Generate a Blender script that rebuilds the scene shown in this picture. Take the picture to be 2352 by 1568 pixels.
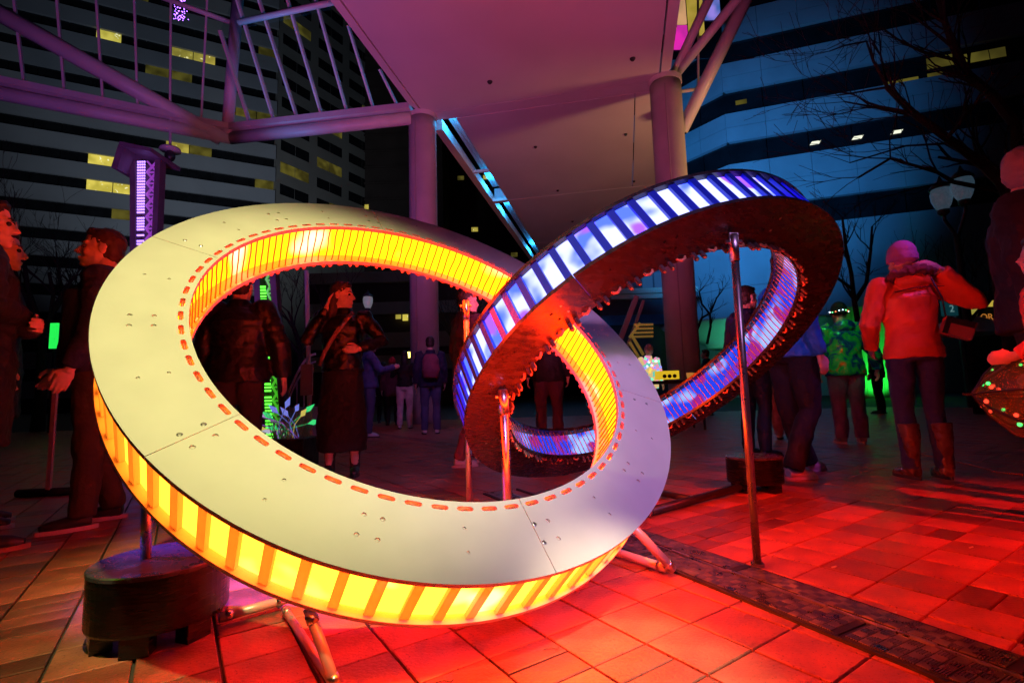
import bpy, bmesh, math, random
from mathutils import Vector, Matrix, noise
from mathutils.geometry import tessellate_polygon
random.seed(7)
PI = math.pi
R_ = math.radians
for o in list(bpy.data.objects):
    bpy.data.objects.remove(o)
sc = bpy.context.scene
col = sc.collection

# ------------------------------------------------------------------ camera
CAMH = 0.665
CAM = Matrix(((0.999565308, -0.0294821283, 0.0),
              (0.00317709787, 0.107716674, 0.994176556),
              (-0.0293104407, -0.993744395, 0.107763518)))      # camera (x right, y down, z forward) -> world
FOC = 1138.0                                                     # focal length for a picture 2352 wide


def ray(x, y):
    return CAM @ Vector((x - 1176, y - 784, FOC))


def G(x, y, z=0.0):
    """point of the horizontal plane at height z seen at (x, y)"""
    d = ray(x, y)
    t = (z - CAMH) / d.z
    return Vector((0, 0, CAMH)) + d * t


def at(x, y, Y):
    """point at forward distance Y seen at (x, y)"""
    d = ray(x, y)
    return Vector((0, 0, CAMH)) + d * (Y / d.y)


def on(x, y, p0, n):
    d = ray(x, y)
    o = Vector((0, 0, CAMH))
    return o + d * ((p0 - o).dot(n) / d.dot(n))


cam = bpy.data.cameras.new('camera')
camo = bpy.data.objects.new('camera', cam)
col.objects.link(camo)
cam.sensor_width = 36
cam.lens = FOC / 2352 * 36
cam.clip_start = 0.05
cam.clip_end = 600
camo.matrix_world = Matrix((
    (CAM[0][0], -CAM[0][1], -CAM[0][2], 0),
    (CAM[1][0], -CAM[1][1], -CAM[1][2], 0),
    (CAM[2][0], -CAM[2][1], -CAM[2][2], CAMH),
    (0, 0, 0, 1)))
sc.camera = camo

# ------------------------------------------------------------------ world, lights, exposure
w = bpy.data.worlds.new('World')
sc.world = w
w.use_nodes = True
bg = w.node_tree.nodes['Background']
bg.inputs[0].default_value = (0.10, 0.16, 0.42, 1)
bg.inputs[1].default_value = 0.005
sc.view_settings.view_transform = 'Standard'
sc.view_settings.look = 'None'
sc.view_settings.exposure = 0.0
sc.view_settings.gamma = 1.0
sc.view_settings.use_curve_mapping = False
sc.cycles.max_bounces = 6
sc.cycles.transparent_max_bounces = 12
sc.cycles.sample_clamp_indirect = 6.0
sc.cycles.use_denoising = True


def spot(name, loc, target, power, color, size=60, blend=0.6, radius=0.08):
    l = bpy.data.lights.new(name, 'SPOT')
    l.energy = power
    l.color = color
    l.spot_size = R_(size)
    l.spot_blend = blend
    l.shadow_soft_size = radius
    o = bpy.data.objects.new(name, l)
    col.objects.link(o)
    o.location = loc
    o.rotation_euler = (Vector(target) - Vector(loc)).to_track_quat('-Z', 'Y').to_euler()
    return o


def point(name, loc, power, color, radius=0.1):
    l = bpy.data.lights.new(name, 'POINT')
    l.energy = power
    l.color = color
    l.shadow_soft_size = radius
    o = bpy.data.objects.new(name, l)
    col.objects.link(o)
    o.location = loc
    return o


# unseen floodlights of the event, plus added fills: yellow key high under the canopy, lavender, pink and blue washes, green and red fills
spot('yellow_floodlight', (1.3, -2.3, 7.5), (-0.58, 1.68, 0.90), 3000, (1.0, 0.90, 0.34), 15.2, 0.7, 0.10)
spot('warm_floor_spot', (1.9, -2.0, 7.5), (0.28, 1.28, 0.0), 4600, (1.0, 0.80, 0.50), 5.0, 0.9, 0.05)
spot('yellow_streak_light', (3.65, 4.0, 7.55), (0.58, 2.0, 0.62), 260, (1.0, 0.92, 0.40), 6, 0.5, 0.05)
spot('lavender_floodlight', (1.9, -1.8, 3.6), (0.24, 1.76, 0.78), 640, (0.70, 0.35, 0.98), 25, 1.0, 0.25)
spot('pink_canopy_wash', (1.0, 3.5, 0.9), (0.4, 9.0, 8.5), 1350, (1.0, 0.15, 0.42), 110, 1.0, 0.4)
spot('amber_canopy_wash', (7.6, 10.6, 5.2), (1.0, 18.0, 8.5), 700, (1.0, 0.48, 0.20), 100, 1.0, 0.3)
spot('violet_canopy_wash', (-5.0, 3.0, 1.0), (-7.0, 12.5, 8.0), 1000, (0.60, 0.17, 1.0), 85, 1.0, 0.4)
spot('violet_column_wash', (-2.5, 4.0, 3.5), (0.5, 12.5, 4.5), 420, (0.66, 0.10, 0.8), 50, 1.0, 0.3)
spot('blue_facade_flood', (6.0, 17.0, 6.5), (17.0, 36.0, 15.5), 32000, (0.03, 0.27, 0.80), 60, 1.0, 0.5)
spot('teal_facade_flood', (11.0, 24.0, 1.0), (17.0, 34.0, 4.0), 650, (0.05, 0.75, 0.9), 75, 1.0, 0.4)
spot('green_entrance_flood', (13.0, 26.0, 0.4), (14.6, 31.0, 4.2), 420, (0.08, 1.0, 0.12), 90, 1.0, 0.3)
spot('violet_floor_wash', (-4.16, 1.9, 2.67), (-0.98, 1.92, 0.02), 4600, (0.16, 0.05, 1.0), 12.5, 0.9, 0.1)
spot('magenta_crowd_wash', (-0.5, 4.2, 4.6), (-1.6, 10.0, 0.9), 260, (0.62, 0.22, 1.0), 46, 1.0, 0.3)
spot('blue_crowd_wash', (0.3, 0.6, 5.0), (2.18, 3.85, 1.15), 520, (0.02, 0.20, 1.0), 11, 1.0, 0.2)
spot('green_gobo', (-3.3, 0.8, 3.0), (-1.75, 1.7, 0.0), 62, (0.28, 1.0, 0.03), 34, 0.9, 0.05)
spot('pink_hat_light', (4.2, 1.6, 4.6), (2.82, 3.3, 1.76), 380, (0.9, 0.12, 1.0), 13, 0.9, 0.1)
spot('green_jacket_fill', (1.6, 2.0, 5.4), (3.85, 5.75, 1.25), 420, (0.15, 1.0, 0.45), 10, 1.0, 0.1)  # added spot that makes the foil jacket show green
spot('blue_glass_wash', (-9.5, 12.0, 4.0), (-4.6, 11.6, 10.5), 900, (0.03, 0.35, 1.0), 40, 0.8, 0.1)
spot('red_fill_light', (4.2, -0.4, 4.2), (2.25, 2.15, 0.0), 2300, (1.0, 0.010, 0.004), 35, 1.0, 0.1)  # added spot, strengthens the ring's red on paving and orange jacket
spot('city_glow', (-30, 40, 6), (-48, 80, 45), 30000, (0.60, 0.72, 0.9), 80, 1.0, 2.0)

# ------------------------------------------------------------------ materials
MATS = {}


def mat(name, base=(0.5, 0.5, 0.5), rough=0.6, metal=0.0, var=0.0, vscale=6.0, bump=0.0, bscale=60.0, emit=None, estr=1.0,
        objvar=0.0, coat=0.0, stretch=None, speck=0.0):
    if name in MATS:
        return MATS[name]
    m = bpy.data.materials.new(name)
    m.use_nodes = True
    nt = m.node_tree
    b = nt.nodes['Principled BSDF']
    b.inputs['Base Color'].default_value = (*base, 1)
    b.inputs['Roughness'].default_value = rough
    b.inputs['Metallic'].default_value = metal
    if coat:
        b.inputs['Coat Weight'].default_value = coat
    tc = nt.nodes.new('ShaderNodeTexCoord')
    src = tc.outputs['Object']
    if stretch:
        mp = nt.nodes.new('ShaderNodeMapping')
        mp.inputs['Scale'].default_value = stretch
        nt.links.new(src, mp.inputs['Vector'])
        src = mp.outputs['Vector']
    if var or objvar:
        nz = nt.nodes.new('ShaderNodeTexNoise')
        nz.inputs['Scale'].default_value = vscale
        nz.inputs['Detail'].default_value = 6
        nt.links.new(src, nz.inputs['Vector'])
        hsv = nt.nodes.new('ShaderNodeHueSaturation')
        hsv.inputs['Color'].default_value = (*base, 1)
        mr = nt.nodes.new('ShaderNodeMapRange')
        mr.inputs[1].default_value = 0.3
        mr.inputs[2].default_value = 0.7
        mr.inputs[3].default_value = 1 - var
        mr.inputs[4].default_value = 1 + var
        nt.links.new(nz.outputs['Fac'], mr.inputs[0])
        val = mr.outputs[0]
        if objvar:
            oi = nt.nodes.new('ShaderNodeObjectInfo')
            m2 = nt.nodes.new('ShaderNodeMapRange')
            m2.inputs[3].default_value = 1 - objvar
            m2.inputs[4].default_value = 1 + objvar
            nt.links.new(oi.outputs['Random'], m2.inputs[0])
            mu = nt.nodes.new('ShaderNodeMath')
            mu.operation = 'MULTIPLY'
            nt.links.new(val, mu.inputs[0])
            nt.links.new(m2.outputs[0], mu.inputs[1])
            val = mu.outputs[0]
        if speck:                              # pits and grit in the clay
            n3 = nt.nodes.new('ShaderNodeTexNoise')
            n3.inputs['Scale'].default_value = 130
            n3.inputs['Detail'].default_value = 2
            nt.links.new(src, n3.inputs['Vector'])
            m3 = nt.nodes.new('ShaderNodeMapRange')
            m3.inputs[1].default_value = 0.62
            m3.inputs[2].default_value = 0.70
            m3.inputs[3].default_value = 1.0
            m3.inputs[4].default_value = 1 - speck
            nt.links.new(n3.outputs['Fac'], m3.inputs[0])
            mu3 = nt.nodes.new('ShaderNodeMath')
            mu3.operation = 'MULTIPLY'
            nt.links.new(val, mu3.inputs[0])
            nt.links.new(m3.outputs[0], mu3.inputs[1])
            val = mu3.outputs[0]
        nt.links.new(val, hsv.inputs['Value'])
        nt.links.new(hsv.outputs[0], b.inputs['Base Color'])
        rr = nt.nodes.new('ShaderNodeMapRange')
        rr.inputs[1].default_value = 0.3
        rr.inputs[2].default_value = 0.7
        rr.inputs[3].default_value = max(0.05, rough - 0.12)
        rr.inputs[4].default_value = min(1, rough + 0.12)
        nt.links.new(nz.outputs['Fac'], rr.inputs[0])
        nt.links.new(rr.outputs[0], b.inputs['Roughness'])
    if bump:
        n2 = nt.nodes.new('ShaderNodeTexNoise')
        n2.inputs['Scale'].default_value = bscale
        n2.inputs['Detail'].default_value = 4
        nt.links.new(src, n2.inputs['Vector'])
        bp = nt.nodes.new('ShaderNodeBump')
        bp.inputs['Strength'].default_value = bump
        bp.inputs['Distance'].default_value = 0.03 if bscale < 20 else 0.01
        nt.links.new(n2.outputs['Fac'], bp.inputs['Height'])
        nt.links.new(bp.outputs[0], b.inputs['Normal'])
    if emit:
        b.inputs['Emission Color'].default_value = (*emit, 1)
        b.inputs['Emission Strength'].default_value = estr
    MATS[name] = m
    return m


def glow(name, c0, c1, scale=3.0, lo=0.45, hi=0.7, c2=None, scale2=1.3, seed=0.0, lo2=0.45, hi2=0.6, dim=None):
    """lamp panel whose light drifts between colours (unclamped)"""
    m = bpy.data.materials.new(name)
    m.use_nodes = True
    nt = m.node_tree
    nt.nodes.clear()
    out = nt.nodes.new('ShaderNodeOutputMaterial')
    em = nt.nodes.new('ShaderNodeEmission')
    tc = nt.nodes.new('ShaderNodeTexCoord')
    mp = nt.nodes.new('ShaderNodeMapping')
    mp.inputs['Location'].default_value = (seed, seed * 0.7, seed * 1.3)
    nt.links.new(tc.outputs['Object'], mp.inputs['Vector'])

    def mask(sca, a, b_):
        nz = nt.nodes.new('ShaderNodeTexNoise')
        nz.inputs['Scale'].default_value = sca
        nz.inputs['Detail'].default_value = 1.5
        nt.links.new(mp.outputs[0], nz.inputs['Vector'])
        mr = nt.nodes.new('ShaderNodeMapRange')
        mr.interpolation_type = 'SMOOTHSTEP'
        mr.inputs[1].default_value = a
        mr.inputs[2].default_value = b_
        nt.links.new(nz.outputs['Fac'], mr.inputs[0])
        return mr.outputs[0]

    def mix(fac, A, B):
        mx = nt.nodes.new('ShaderNodeMix')
        mx.data_type = 'RGBA'
        mx.clamp_result = False
        nt.links.new(fac, mx.inputs[0])
        for s, v in ((mx.inputs[6], A), (mx.inputs[7], B)):
            if isinstance(v, tuple):
                s.default_value = (*v, 1)
            else:
                nt.links.new(v, s)
        return mx.outputs[2]
    c = mix(mask(scale, lo, hi), c0, c1)
    if c2:
        c = mix(mask(scale2, lo2, hi2), c, c2)
    if dim:                                   # emission lowered on one side, added to darken floor and people beyond
        sx = nt.nodes.new('ShaderNodeSeparateXYZ')
        nt.links.new(tc.outputs['Object'], sx.inputs[0])
        mr = nt.nodes.new('ShaderNodeMapRange')
        mr.interpolation_type = 'SMOOTHSTEP'
        mr.inputs[1].default_value = -0.95
        mr.inputs[2].default_value = 0.15
        nt.links.new(sx.outputs[0], mr.inputs[0])
        c = mix(mr.outputs[0], dim, c)
    nt.links.new(c, em.inputs[0])
    em.inputs[1].default_value = 1.0
    nt.links.new(em.outputs[0], out.inputs[0])
    return m


def emis(name, c, s=1.0):
    if name in MATS:
        return MATS[name]
    m = bpy.data.materials.new(name)
    m.use_nodes = True
    nt = m.node_tree
    b = nt.nodes['Principled BSDF']
    b.inputs['Base Color'].default_value = (0.05, 0.05, 0.05, 1)
    b.inputs['Emission Color'].default_value = (*c, 1)
    b.inputs['Emission Strength'].default_value = s
    MATS[name] = m
    return m


def glassmat(name, tint=(0.9, 0.95, 1.0), refl=0.08):
    m = bpy.data.materials.new(name)
    m.use_nodes = True
    nt = m.node_tree
    nt.nodes.clear()
    out = nt.nodes.new('ShaderNodeOutputMaterial')
    tr = nt.nodes.new('ShaderNodeBsdfTransparent')
    tr.inputs[0].default_value = (*tint, 1)
    gl = nt.nodes.new('ShaderNodeBsdfGlossy')
    gl.inputs['Roughness'].default_value = 0.03
    mx = nt.nodes.new('ShaderNodeMixShader')
    mx.inputs[0].default_value = refl
    nt.links.new(tr.outputs[0], mx.inputs[1])
    nt.links.new(gl.outputs[0], mx.inputs[2])
    nt.links.new(mx.outputs[0], out.inputs[0])
    MATS[name] = m
    return m


# ------------------------------------------------------------------ mesh helpers
class MB:
    def __init__(s):
        s.v = []
        s.f = []
        s.mi = []
        s.m = 0

    def face(s, *idx):
        s.f.append(tuple(idx))
        s.mi.append(s.m)

    def quad(s, a, b, c, d):
        n = len(s.v)
        s.v += [Vector(a), Vector(b), Vector(c), Vector(d)]
        s.face(n, n + 1, n + 2, n + 3)
        return s

    def box(s, c, size, M=None):
        c = Vector(c)
        h = Vector(size) / 2
        n = len(s.v)
        for z in (-1, 1):
            for y in (-1, 1):
                for x in (-1, 1):
                    p = Vector((x * h.x, y * h.y, z * h.z))
                    if M is not None:
                        p = M @ p
                    s.v.append(c + p)
        for f in ((0, 2, 3, 1), (4, 5, 7, 6), (0, 1, 5, 4), (2, 6, 7, 3), (0, 4, 6, 2), (1, 3, 7, 5)):
            s.face(*[n + i for i in f])
        return s

    def beam(s, a, b, wx, wz, up=Vector((0, 0, 1))):
        a, b = Vector(a), Vector(b)
        d = (b - a)
        L = d.length
        d.normalize()
        x = d.cross(up)
        if x.length < 1e-4:
            x = Vector((1, 0, 0))
        x.normalize()
        z = x.cross(d)
        M = Matrix((x, d, z)).transposed()
        return s.box((a + b) / 2, (wx, L, wz), M)

    def tube(s, pts, r, n=8, caps=True):
        pts = [Vector(p) for p in pts]
        if not hasattr(r, '__len__'):
            r = [r] * len(pts)
        rings = []
        prev = None
        for i, p in enumerate(pts):
            d = (pts[min(i + 1, len(pts) - 1)] - pts[max(i - 1, 0)])
            if d.length < 1e-9:
                d = Vector((0, 0, 1))
            d.normalize()
            if prev is None:
                x = d.orthogonal().normalized()
            else:
                x = prev - d * prev.dot(d)
                x = x.normalized() if x.length > 1e-6 else d.orthogonal().normalized()
            prev = x
            y = d.cross(x)
            b0 = len(s.v)
            for k in range(n):
                a = 2 * PI * k / n
                s.v.append(p + (x * math.cos(a) + y * math.sin(a)) * r[i])
            rings.append(b0)
        for i in range(len(rings) - 1):
            for k in range(n):
                k2 = (k + 1) % n
                s.face(rings[i] + k, rings[i] + k2, rings[i + 1] + k2, rings[i + 1] + k)
        if caps:
            s.face(*[rings[0] + k for k in range(n)][::-1])
            s.face(*[rings[-1] + k for k in range(n)])
        return s

    def ell(s, c, r, M=None, nu=12, nv=8):
        c = Vector(c)
        if not hasattr(r, '__len__'):
            r = (r, r, r)
        n = len(s.v)
        for i in range(1, nv):
            t = PI * i / nv
            for k in range(nu):
                a = 2 * PI * k / nu
                p = Vector((r[0] * math.sin(t) * math.cos(a), r[1] * math.sin(t) * math.sin(a), r[2] * math.cos(t)))
                if M is not None:
                    p = M @ p
                s.v.append(c + p)
        top = len(s.v)
        for z in (1, -1):
            p = Vector((0, 0, r[2] * z))
            if M is not None:
                p = M @ p
            s.v.append(c + p)
        for i in range(nv - 2):
            for k in range(nu):
                k2 = (k + 1) % nu
                s.face(n + i * nu + k, n + (i + 1) * nu + k, n + (i + 1) * nu + k2, n + i * nu + k2)
        for k in range(nu):
            k2 = (k + 1) % nu
            s.face(top, n + k, n + k2)
            e = n + (nv - 2) * nu
            s.face(top + 1, e + k2, e + k)
        return s

    def loft(s, secs, n=16, caps=True, power=1.0):
        """secs: (centre, rx, ry) stacked; ellipses in xy"""
        rings = []
        for c, rx, ry in secs:
            b0 = len(s.v)
            for k in range(n):
                a = 2 * PI * k / n
                s.v.append(Vector((c[0] + rx * math.cos(a), c[1] + ry * math.sin(a), c[2])))
            rings.append(b0)
        for i in range(len(rings) - 1):
            for k in range(n):
                k2 = (k + 1) % n
                s.face(rings[i] + k, rings[i] + k2, rings[i + 1] + k2, rings[i + 1] + k)
        if caps:
            s.face(*[rings[0] + k for k in range(n)][::-1])
            s.face(*[rings[-1] + k for k in range(n)])
        return s

    def arc(s, r0, r1, z0, z1, a0, a1, n):
        """solid ring sector round the z axis"""
        b = len(s.v)
        for i in range(n + 1):
            a = a0 + (a1 - a0) * i / n
            ca, sa = math.cos(a), math.sin(a)
            for r, z in ((r0, z0), (r1, z0), (r1, z1), (r0, z1)):
                s.v.append(Vector((r * ca, r * sa, z)))
        for i in range(n):
            p, q = b + 4 * i, b + 4 * (i + 1)
            for k in range(4):
                k2 = (k + 1) % 4
                s.face(p + k, q + k, q + k2, p + k2)
        s.face(b, b + 1, b + 2, b + 3)
        e = b + 4 * n
        s.face(e + 3, e + 2, e + 1, e)
        return s

    def mesh(s, name, mats, smooth=False):
        me = bpy.data.meshes.new(name)
        me.from_pydata([tuple(v) for v in s.v], [], s.f)
        if not isinstance(mats, (list, tuple)):
            mats = [mats]
        for m in mats:
            me.materials.append(m)
        if len(mats) > 1:
            me.polygons.foreach_set('material_index', s.mi)
        if smooth:
            me.polygons.foreach_set('use_smooth', [True] * len(me.polygons))
        me.update()
        return me

    def build(s, name, mats, parent=None, smooth=False, kind=None, label=None):
        if parent is not None:
            off = origin(parent)
            if off.length > 0:
                for i, v in enumerate(s.v):
                    s.v[i] = v - off
        o = bpy.data.objects.new(name, s.mesh(name, mats, smooth))
        col.objects.link(o)
        if parent is not None:
            o.parent = parent
        if kind:
            o['kind'] = kind
        if label:
            o['label'] = label
        return o


ORG = {}


def origin(o):
    return ORG.get(o.name, Vector((0, 0, 0)))


def tag(o, label, cat, group=None, kind=None):
    if label:
        o['label'] = label
    if cat:
        o['category'] = cat
    if group:
        o['group'] = group
    if kind:
        o['kind'] = kind
    return o


def thing(name, label, cat, loc=(0, 0, 0), rotz=0, group=None, world=True):
    """Empty at the base. world=True: parts are given in world coordinates and shifted here."""
    o = bpy.data.objects.new(name, None)
    col.objects.link(o)
    o.empty_display_size = 0.2
    o.location = loc
    o.rotation_euler = (0, 0, rotz)
    tag(o, label, cat, group)
    if world:
        ORG[o.name] = Vector(loc)
    return o


def inst(name, me, parent, M=None, label=None):
    o = bpy.data.objects.new(name, me)
    col.objects.link(o)
    o.parent = parent
    if M is not None:
        o.matrix_basis = M
    if label:
        o['label'] = label
    return o


# ------------------------------------------------------------------ common materials
M_steel = mat('galvanised steel', (0.55, 0.54, 0.52), 0.32, 1.0, var=0.12, vscale=20)
M_blacksteel = mat('black painted steel', (0.03, 0.03, 0.032), 0.38, 0.2, var=0.2, vscale=12)
M_white = mat('white painted plywood', (0.76, 0.74, 0.70), 0.5, var=0.035, vscale=9, bump=0.035, bscale=90)
M_black = mat('black painted plywood', (0.032, 0.028, 0.027), 0.26, var=0.14, vscale=14, bump=0.06, bscale=70, stretch=(1, 3, 1))
M_canopy = mat('white canopy panel', (0.62, 0.60, 0.58), 0.6, var=0.05, vscale=0.6)
M_whitesteel = mat('white painted steel', (0.62, 0.62, 0.62), 0.42, var=0.06, vscale=2)
M_conc = mat('pale concrete', (0.38, 0.37, 0.36), 0.8, var=0.14, vscale=1.2, bump=0.3, bscale=30)
M_tile = mat('terracotta paver', (0.34, 0.105, 0.065), 0.40, var=0.34, vscale=7, bump=0.3, bscale=90, objvar=0.34, speck=.55)
M_joint = mat('dark mortar', (0.06, 0.05, 0.045), 0.75, var=0.3, vscale=30)
M_treads = mat('diamond plate steel', (0.05, 0.048, 0.046), 0.5, 0.6, var=0.3, vscale=14)
M_bar = mat('lit tread steel', (0.34, 0.32, 0.30), 0.34, 0.85, var=0.3, vscale=14)  # same metal as the plate, lighter colour stands for lit edges
M_dark = mat('dark window glass', (0.012, 0.013, 0.015), 0.08, var=0.3, vscale=0.7)

M_acryl = bpy.data.materials.new('frosted white acrylic')
M_acryl.use_nodes = True
_n = M_acryl.node_tree
_n.nodes.clear()
_o = _n.nodes.new('ShaderNodeOutputMaterial')
_d = _n.nodes.new('ShaderNodeBsdfDiffuse')
_d.inputs[0].default_value = (.8, .76, .74, 1)
_t = _n.nodes.new('ShaderNodeBsdfTranslucent')
_t.inputs[0].default_value = (.8, .76, .74, 1)
_m = _n.nodes.new('ShaderNodeMixShader')
_m.inputs[0].default_value = .5
_n.links.new(_d.outputs[0], _m.inputs[1])
_n.links.new(_t.outputs[0], _m.inputs[2])
_n.links.new(_m.outputs[0], _o.inputs[0])

# ------------------------------------------------------------------ ground
AX = Vector((0.830415, 0.557145, 0))
BX = Vector((-0.557145, 0.830415, 0))
YAW = math.atan2(AX.y, AX.x)
PITCH = 0.1885


def ab(a, b, z=0.0):
    p = AX * a + BX * b
    return Vector((p.x, p.y, z))


ground = MB().quad((-160, -4, -0.014), (160, -4, -0.014), (160, 170, -0.014), (-160, 170, -0.014)).build('ground', M_joint)
tag(ground, 'dark bedding under and beyond the paved plaza', None, kind='structure')
plaza = bpy.data.objects.new('pavement', None)
col.objects.link(plaza)
tag(plaza, 'terracotta paver plaza floor', None, kind='structure')


def paver(la, lb, dark=False):
    m = MB()
    ha, hb = la / 2, lb / 2
    c = 0.003
    z0, z1, z2 = -0.013, -0.002, 0.0
    for hx, hy, z in ((ha, hb, z0), (ha, hb, z1), (ha - c, hb - c, z2)):
        for sx, sy in ((-1, -1), (1, -1), (1, 1), (-1, 1)):
            m.v.append(Vector((sx * hx, sy * hy, z)))
    for L in (0, 4):
        for k in range(4):
            k2 = (k + 1) % 4
            m.face(L + k, L + k2, L + 4 + k2, L + 4 + k)
    m.face(8, 9, 10, 11)
    return m


M_tile2 = mat('dark clay paver', (0.19, 0.06, 0.042), 0.4, var=0.25, vscale=10, bump=0.25, bscale=90, objvar=0.3, speck=.5)
PV = {'full': paver(PITCH - 0.0085, PITCH - 0.0045).mesh('paving_tile', M_tile),
      'half': paver(PITCH - 0.0075, PITCH / 2 - 0.0045).mesh('paving_brick', M_tile2),
      'dark': paver(PITCH - 0.006, PITCH - 0.006).mesh('dark_paving_tile', M_tile2)}
cells = []
for i in range(-75, 90):
    for j in range(-60, 110):
        a = 0.49 - PITCH / 2 + PITCH * i
        b = 0.60 - PITCH / 2 + PITCH * j
        p = ab(a, b)
        if p.y < 0.9 or p.y > 15 or abs(p.x) > p.y * 1.25 + 0.5:
            continue
        v = CAM.transposed() @ (p - Vector((0, 0, CAMH)))
        if v.z < 0.5:
            continue
        px, py = v.x / v.z * FOC + 1176, v.y / v.z * FOC + 784
        if not (-120 < px < 2480 and py < 1690):
            continue
        kind = 'full'
        if 3.05 < a < 3.24:
            kind = 'dark'
        elif 1.34 < b < 1.75 and 1.85 < a < 3.06 or 2.2 < b < 2.5 and a < -0.3:
            kind = 'half'
        elif random.random() < .07:
            kind = 'half'
        cells.append((p.length, a, b, kind))
cells.sort()
n_ind = 0
far = MB()
for d, a, b, kind in cells:
    subs = [(a, b)] if kind != 'half' else [(a, b - PITCH / 4), (a, b + PITCH / 4)]
    for aa, bb in subs:
        if n_ind < 300:
            z = random.uniform(-0.0012, 0.0012)
            M = Matrix.Translation(ab(aa, bb, z)) @ Matrix.Rotation(YAW, 4, 'Z') @ Matrix.Rotation(random.uniform(-.004, .004), 4, 'X') @ Matrix.Rotation(random.uniform(-.004, .004), 4, 'Y')
            inst('paving_brick' if kind == 'half' else 'paving_tile', PV[kind], plaza, M)
            n_ind += 1
        else:
            ha = (PITCH - 0.0085) / 2
            hb = (PITCH - 0.0045) / 2 if kind != 'half' else (PITCH / 2 - 0.0045) / 2
            z = random.uniform(-0.001, 0.001)
            far.m = 0 if kind == 'full' else 1
            n = len(far.v)
            for zz in (z, -0.013):
                for sx, sy in ((-1, -1), (1, -1), (1, 1), (-1, 1)):
                    far.v.append(ab(aa + sx * ha, bb + sy * hb, zz))
            far.face(n, n + 1, n + 2, n + 3)
            for k in range(4):
                k2 = (k + 1) % 4
                far.face(n + k, n + k2, n + 4 + k2, n + 4 + k)
far.build('paving_tiles', [M_tile, M_tile2], plaza, kind='stuff')

# ------------------------------------------------------------------ canopy roof, columns, glazed wing
ZS = 8.5
Z3 = Vector((0, 0, 1))
canopy = thing('canopy_roof', 'flat white canopy ceiling spanning the plaza between two round columns', 'canopy', (0.9, 12.5, 0))


def S(x, y, z=ZS):
    return G(x, y, z)


def slab(name, pts, th, m, parent, label=None):
    b = MB()
    n = len(pts)
    for p in pts:
        b.v.append(Vector(p))
    for p in pts:
        b.v.append(Vector(p) + Vector((0, 0, th)))
    b.face(*range(n))
    b.face(*[n + i for i in range(n)][::-1])
    for i in range(n):
        j = (i + 1) % n
        b.face(i, n + i, n + j, j)
    return b.build(name, m, parent, label=label)


CD = Vector((0.2211, 0.97525, 0))       # canopy axis (away), and across
CE = (S(1514, 184) - S(972, 261)).normalized()
pL = S(940, 241)
pLi = S(972, 261)
pRi = S(1514, 184)
pR = S(1541, 158)
back = CD * -14
g = 0.02
slab('ceiling_panel', [pLi + CE * g, pRi - CE * g, pRi - CE * g + back, pLi + CE * g + back], 0.12, M_canopy, canopy)
slab('edge_strip', [pL, pLi - CE * g, pLi - CE * g + back, pL + back], 0.14, M_canopy, canopy)
slab('edge_strip', [pRi + CE * g, pR, pR + back, pRi + CE * g + back], 0.14, M_canopy, canopy)
ja0, ja1 = S(998, 266), S(1494, 197)
jb0, jb1 = S(1005, 277), S(1491, 209)
slab('beam_strip', [pLi + CD * 0.02, pRi + CD * 0.02, pRi + CD * 0.42, pLi + CD * 0.42], 0.13, M_canopy, canopy)
# second and third bays
q0 = S(1048, 274)
q0 = pLi + CD * 0.46 + CE * ((q0 - pLi).dot(CE))
W2 = (pRi - pLi).dot(CE)
sl = (q0 - pLi).dot(CE)
lenA = 6.6
slab('ceiling_panel', [q0, pLi + CD * 0.46 + CE * (W2 - 0.6), pLi + CD * lenA + CE * (W2 - 0.6), pLi + CD * lenA + CE * sl], 0.12, M_canopy, canopy)
slab('edge_strip', [pLi + CD * 0.46 + CE * (W2 - 0.57), pLi + CD * 0.46 + CE * (W2 + 0.3), pLi + CD * lenA + CE * (W2 + 0.3), pLi + CD * lenA + CE * (W2 - 0.57)], 0.13, M_canopy, canopy)
y0 = lenA + 0.03
for bay in range(3):
    y1 = y0 + 6.0
    slab('ceiling_panel', [pLi + CD * y0 + CE * sl, pLi + CD * y0 + CE * (W2 + 0.3), pLi + CD * y1 + CE * (W2 + 0.3), pLi + CD * y1 + CE * sl], 0.12, M_canopy, canopy)
    y0 = y1 + 0.03
slab('fascia', [pLi + CD * 0.9 + CE * -0.02, pLi + CD * 0.9 + CE * 0.22, pLi + CD * 25 + CE * 0.22, pLi + CD * 25 + CE * -0.02], 0.3, M_canopy, canopy)
slab('cross_piece', [pLi + CD * lenA + CE * 0.2, pLi + CD * lenA + CE * (sl - .01), pLi + CD * (lenA + .25) + CE * (sl - .01), pLi + CD * (lenA + .25) + CE * 0.2], 0.11, M_canopy, canopy)
slab('cross_piece', [pLi + CD * (lenA / 2 + .6) + CE * 0.2, pLi + CD * (lenA / 2 + .6) + CE * (sl - .01), pLi + CD * (lenA / 2 + .68) + CE * (sl - .01), pLi + CD * (lenA / 2 + .68) + CE * 0.2], 0.1, M_canopy, canopy)
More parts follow.
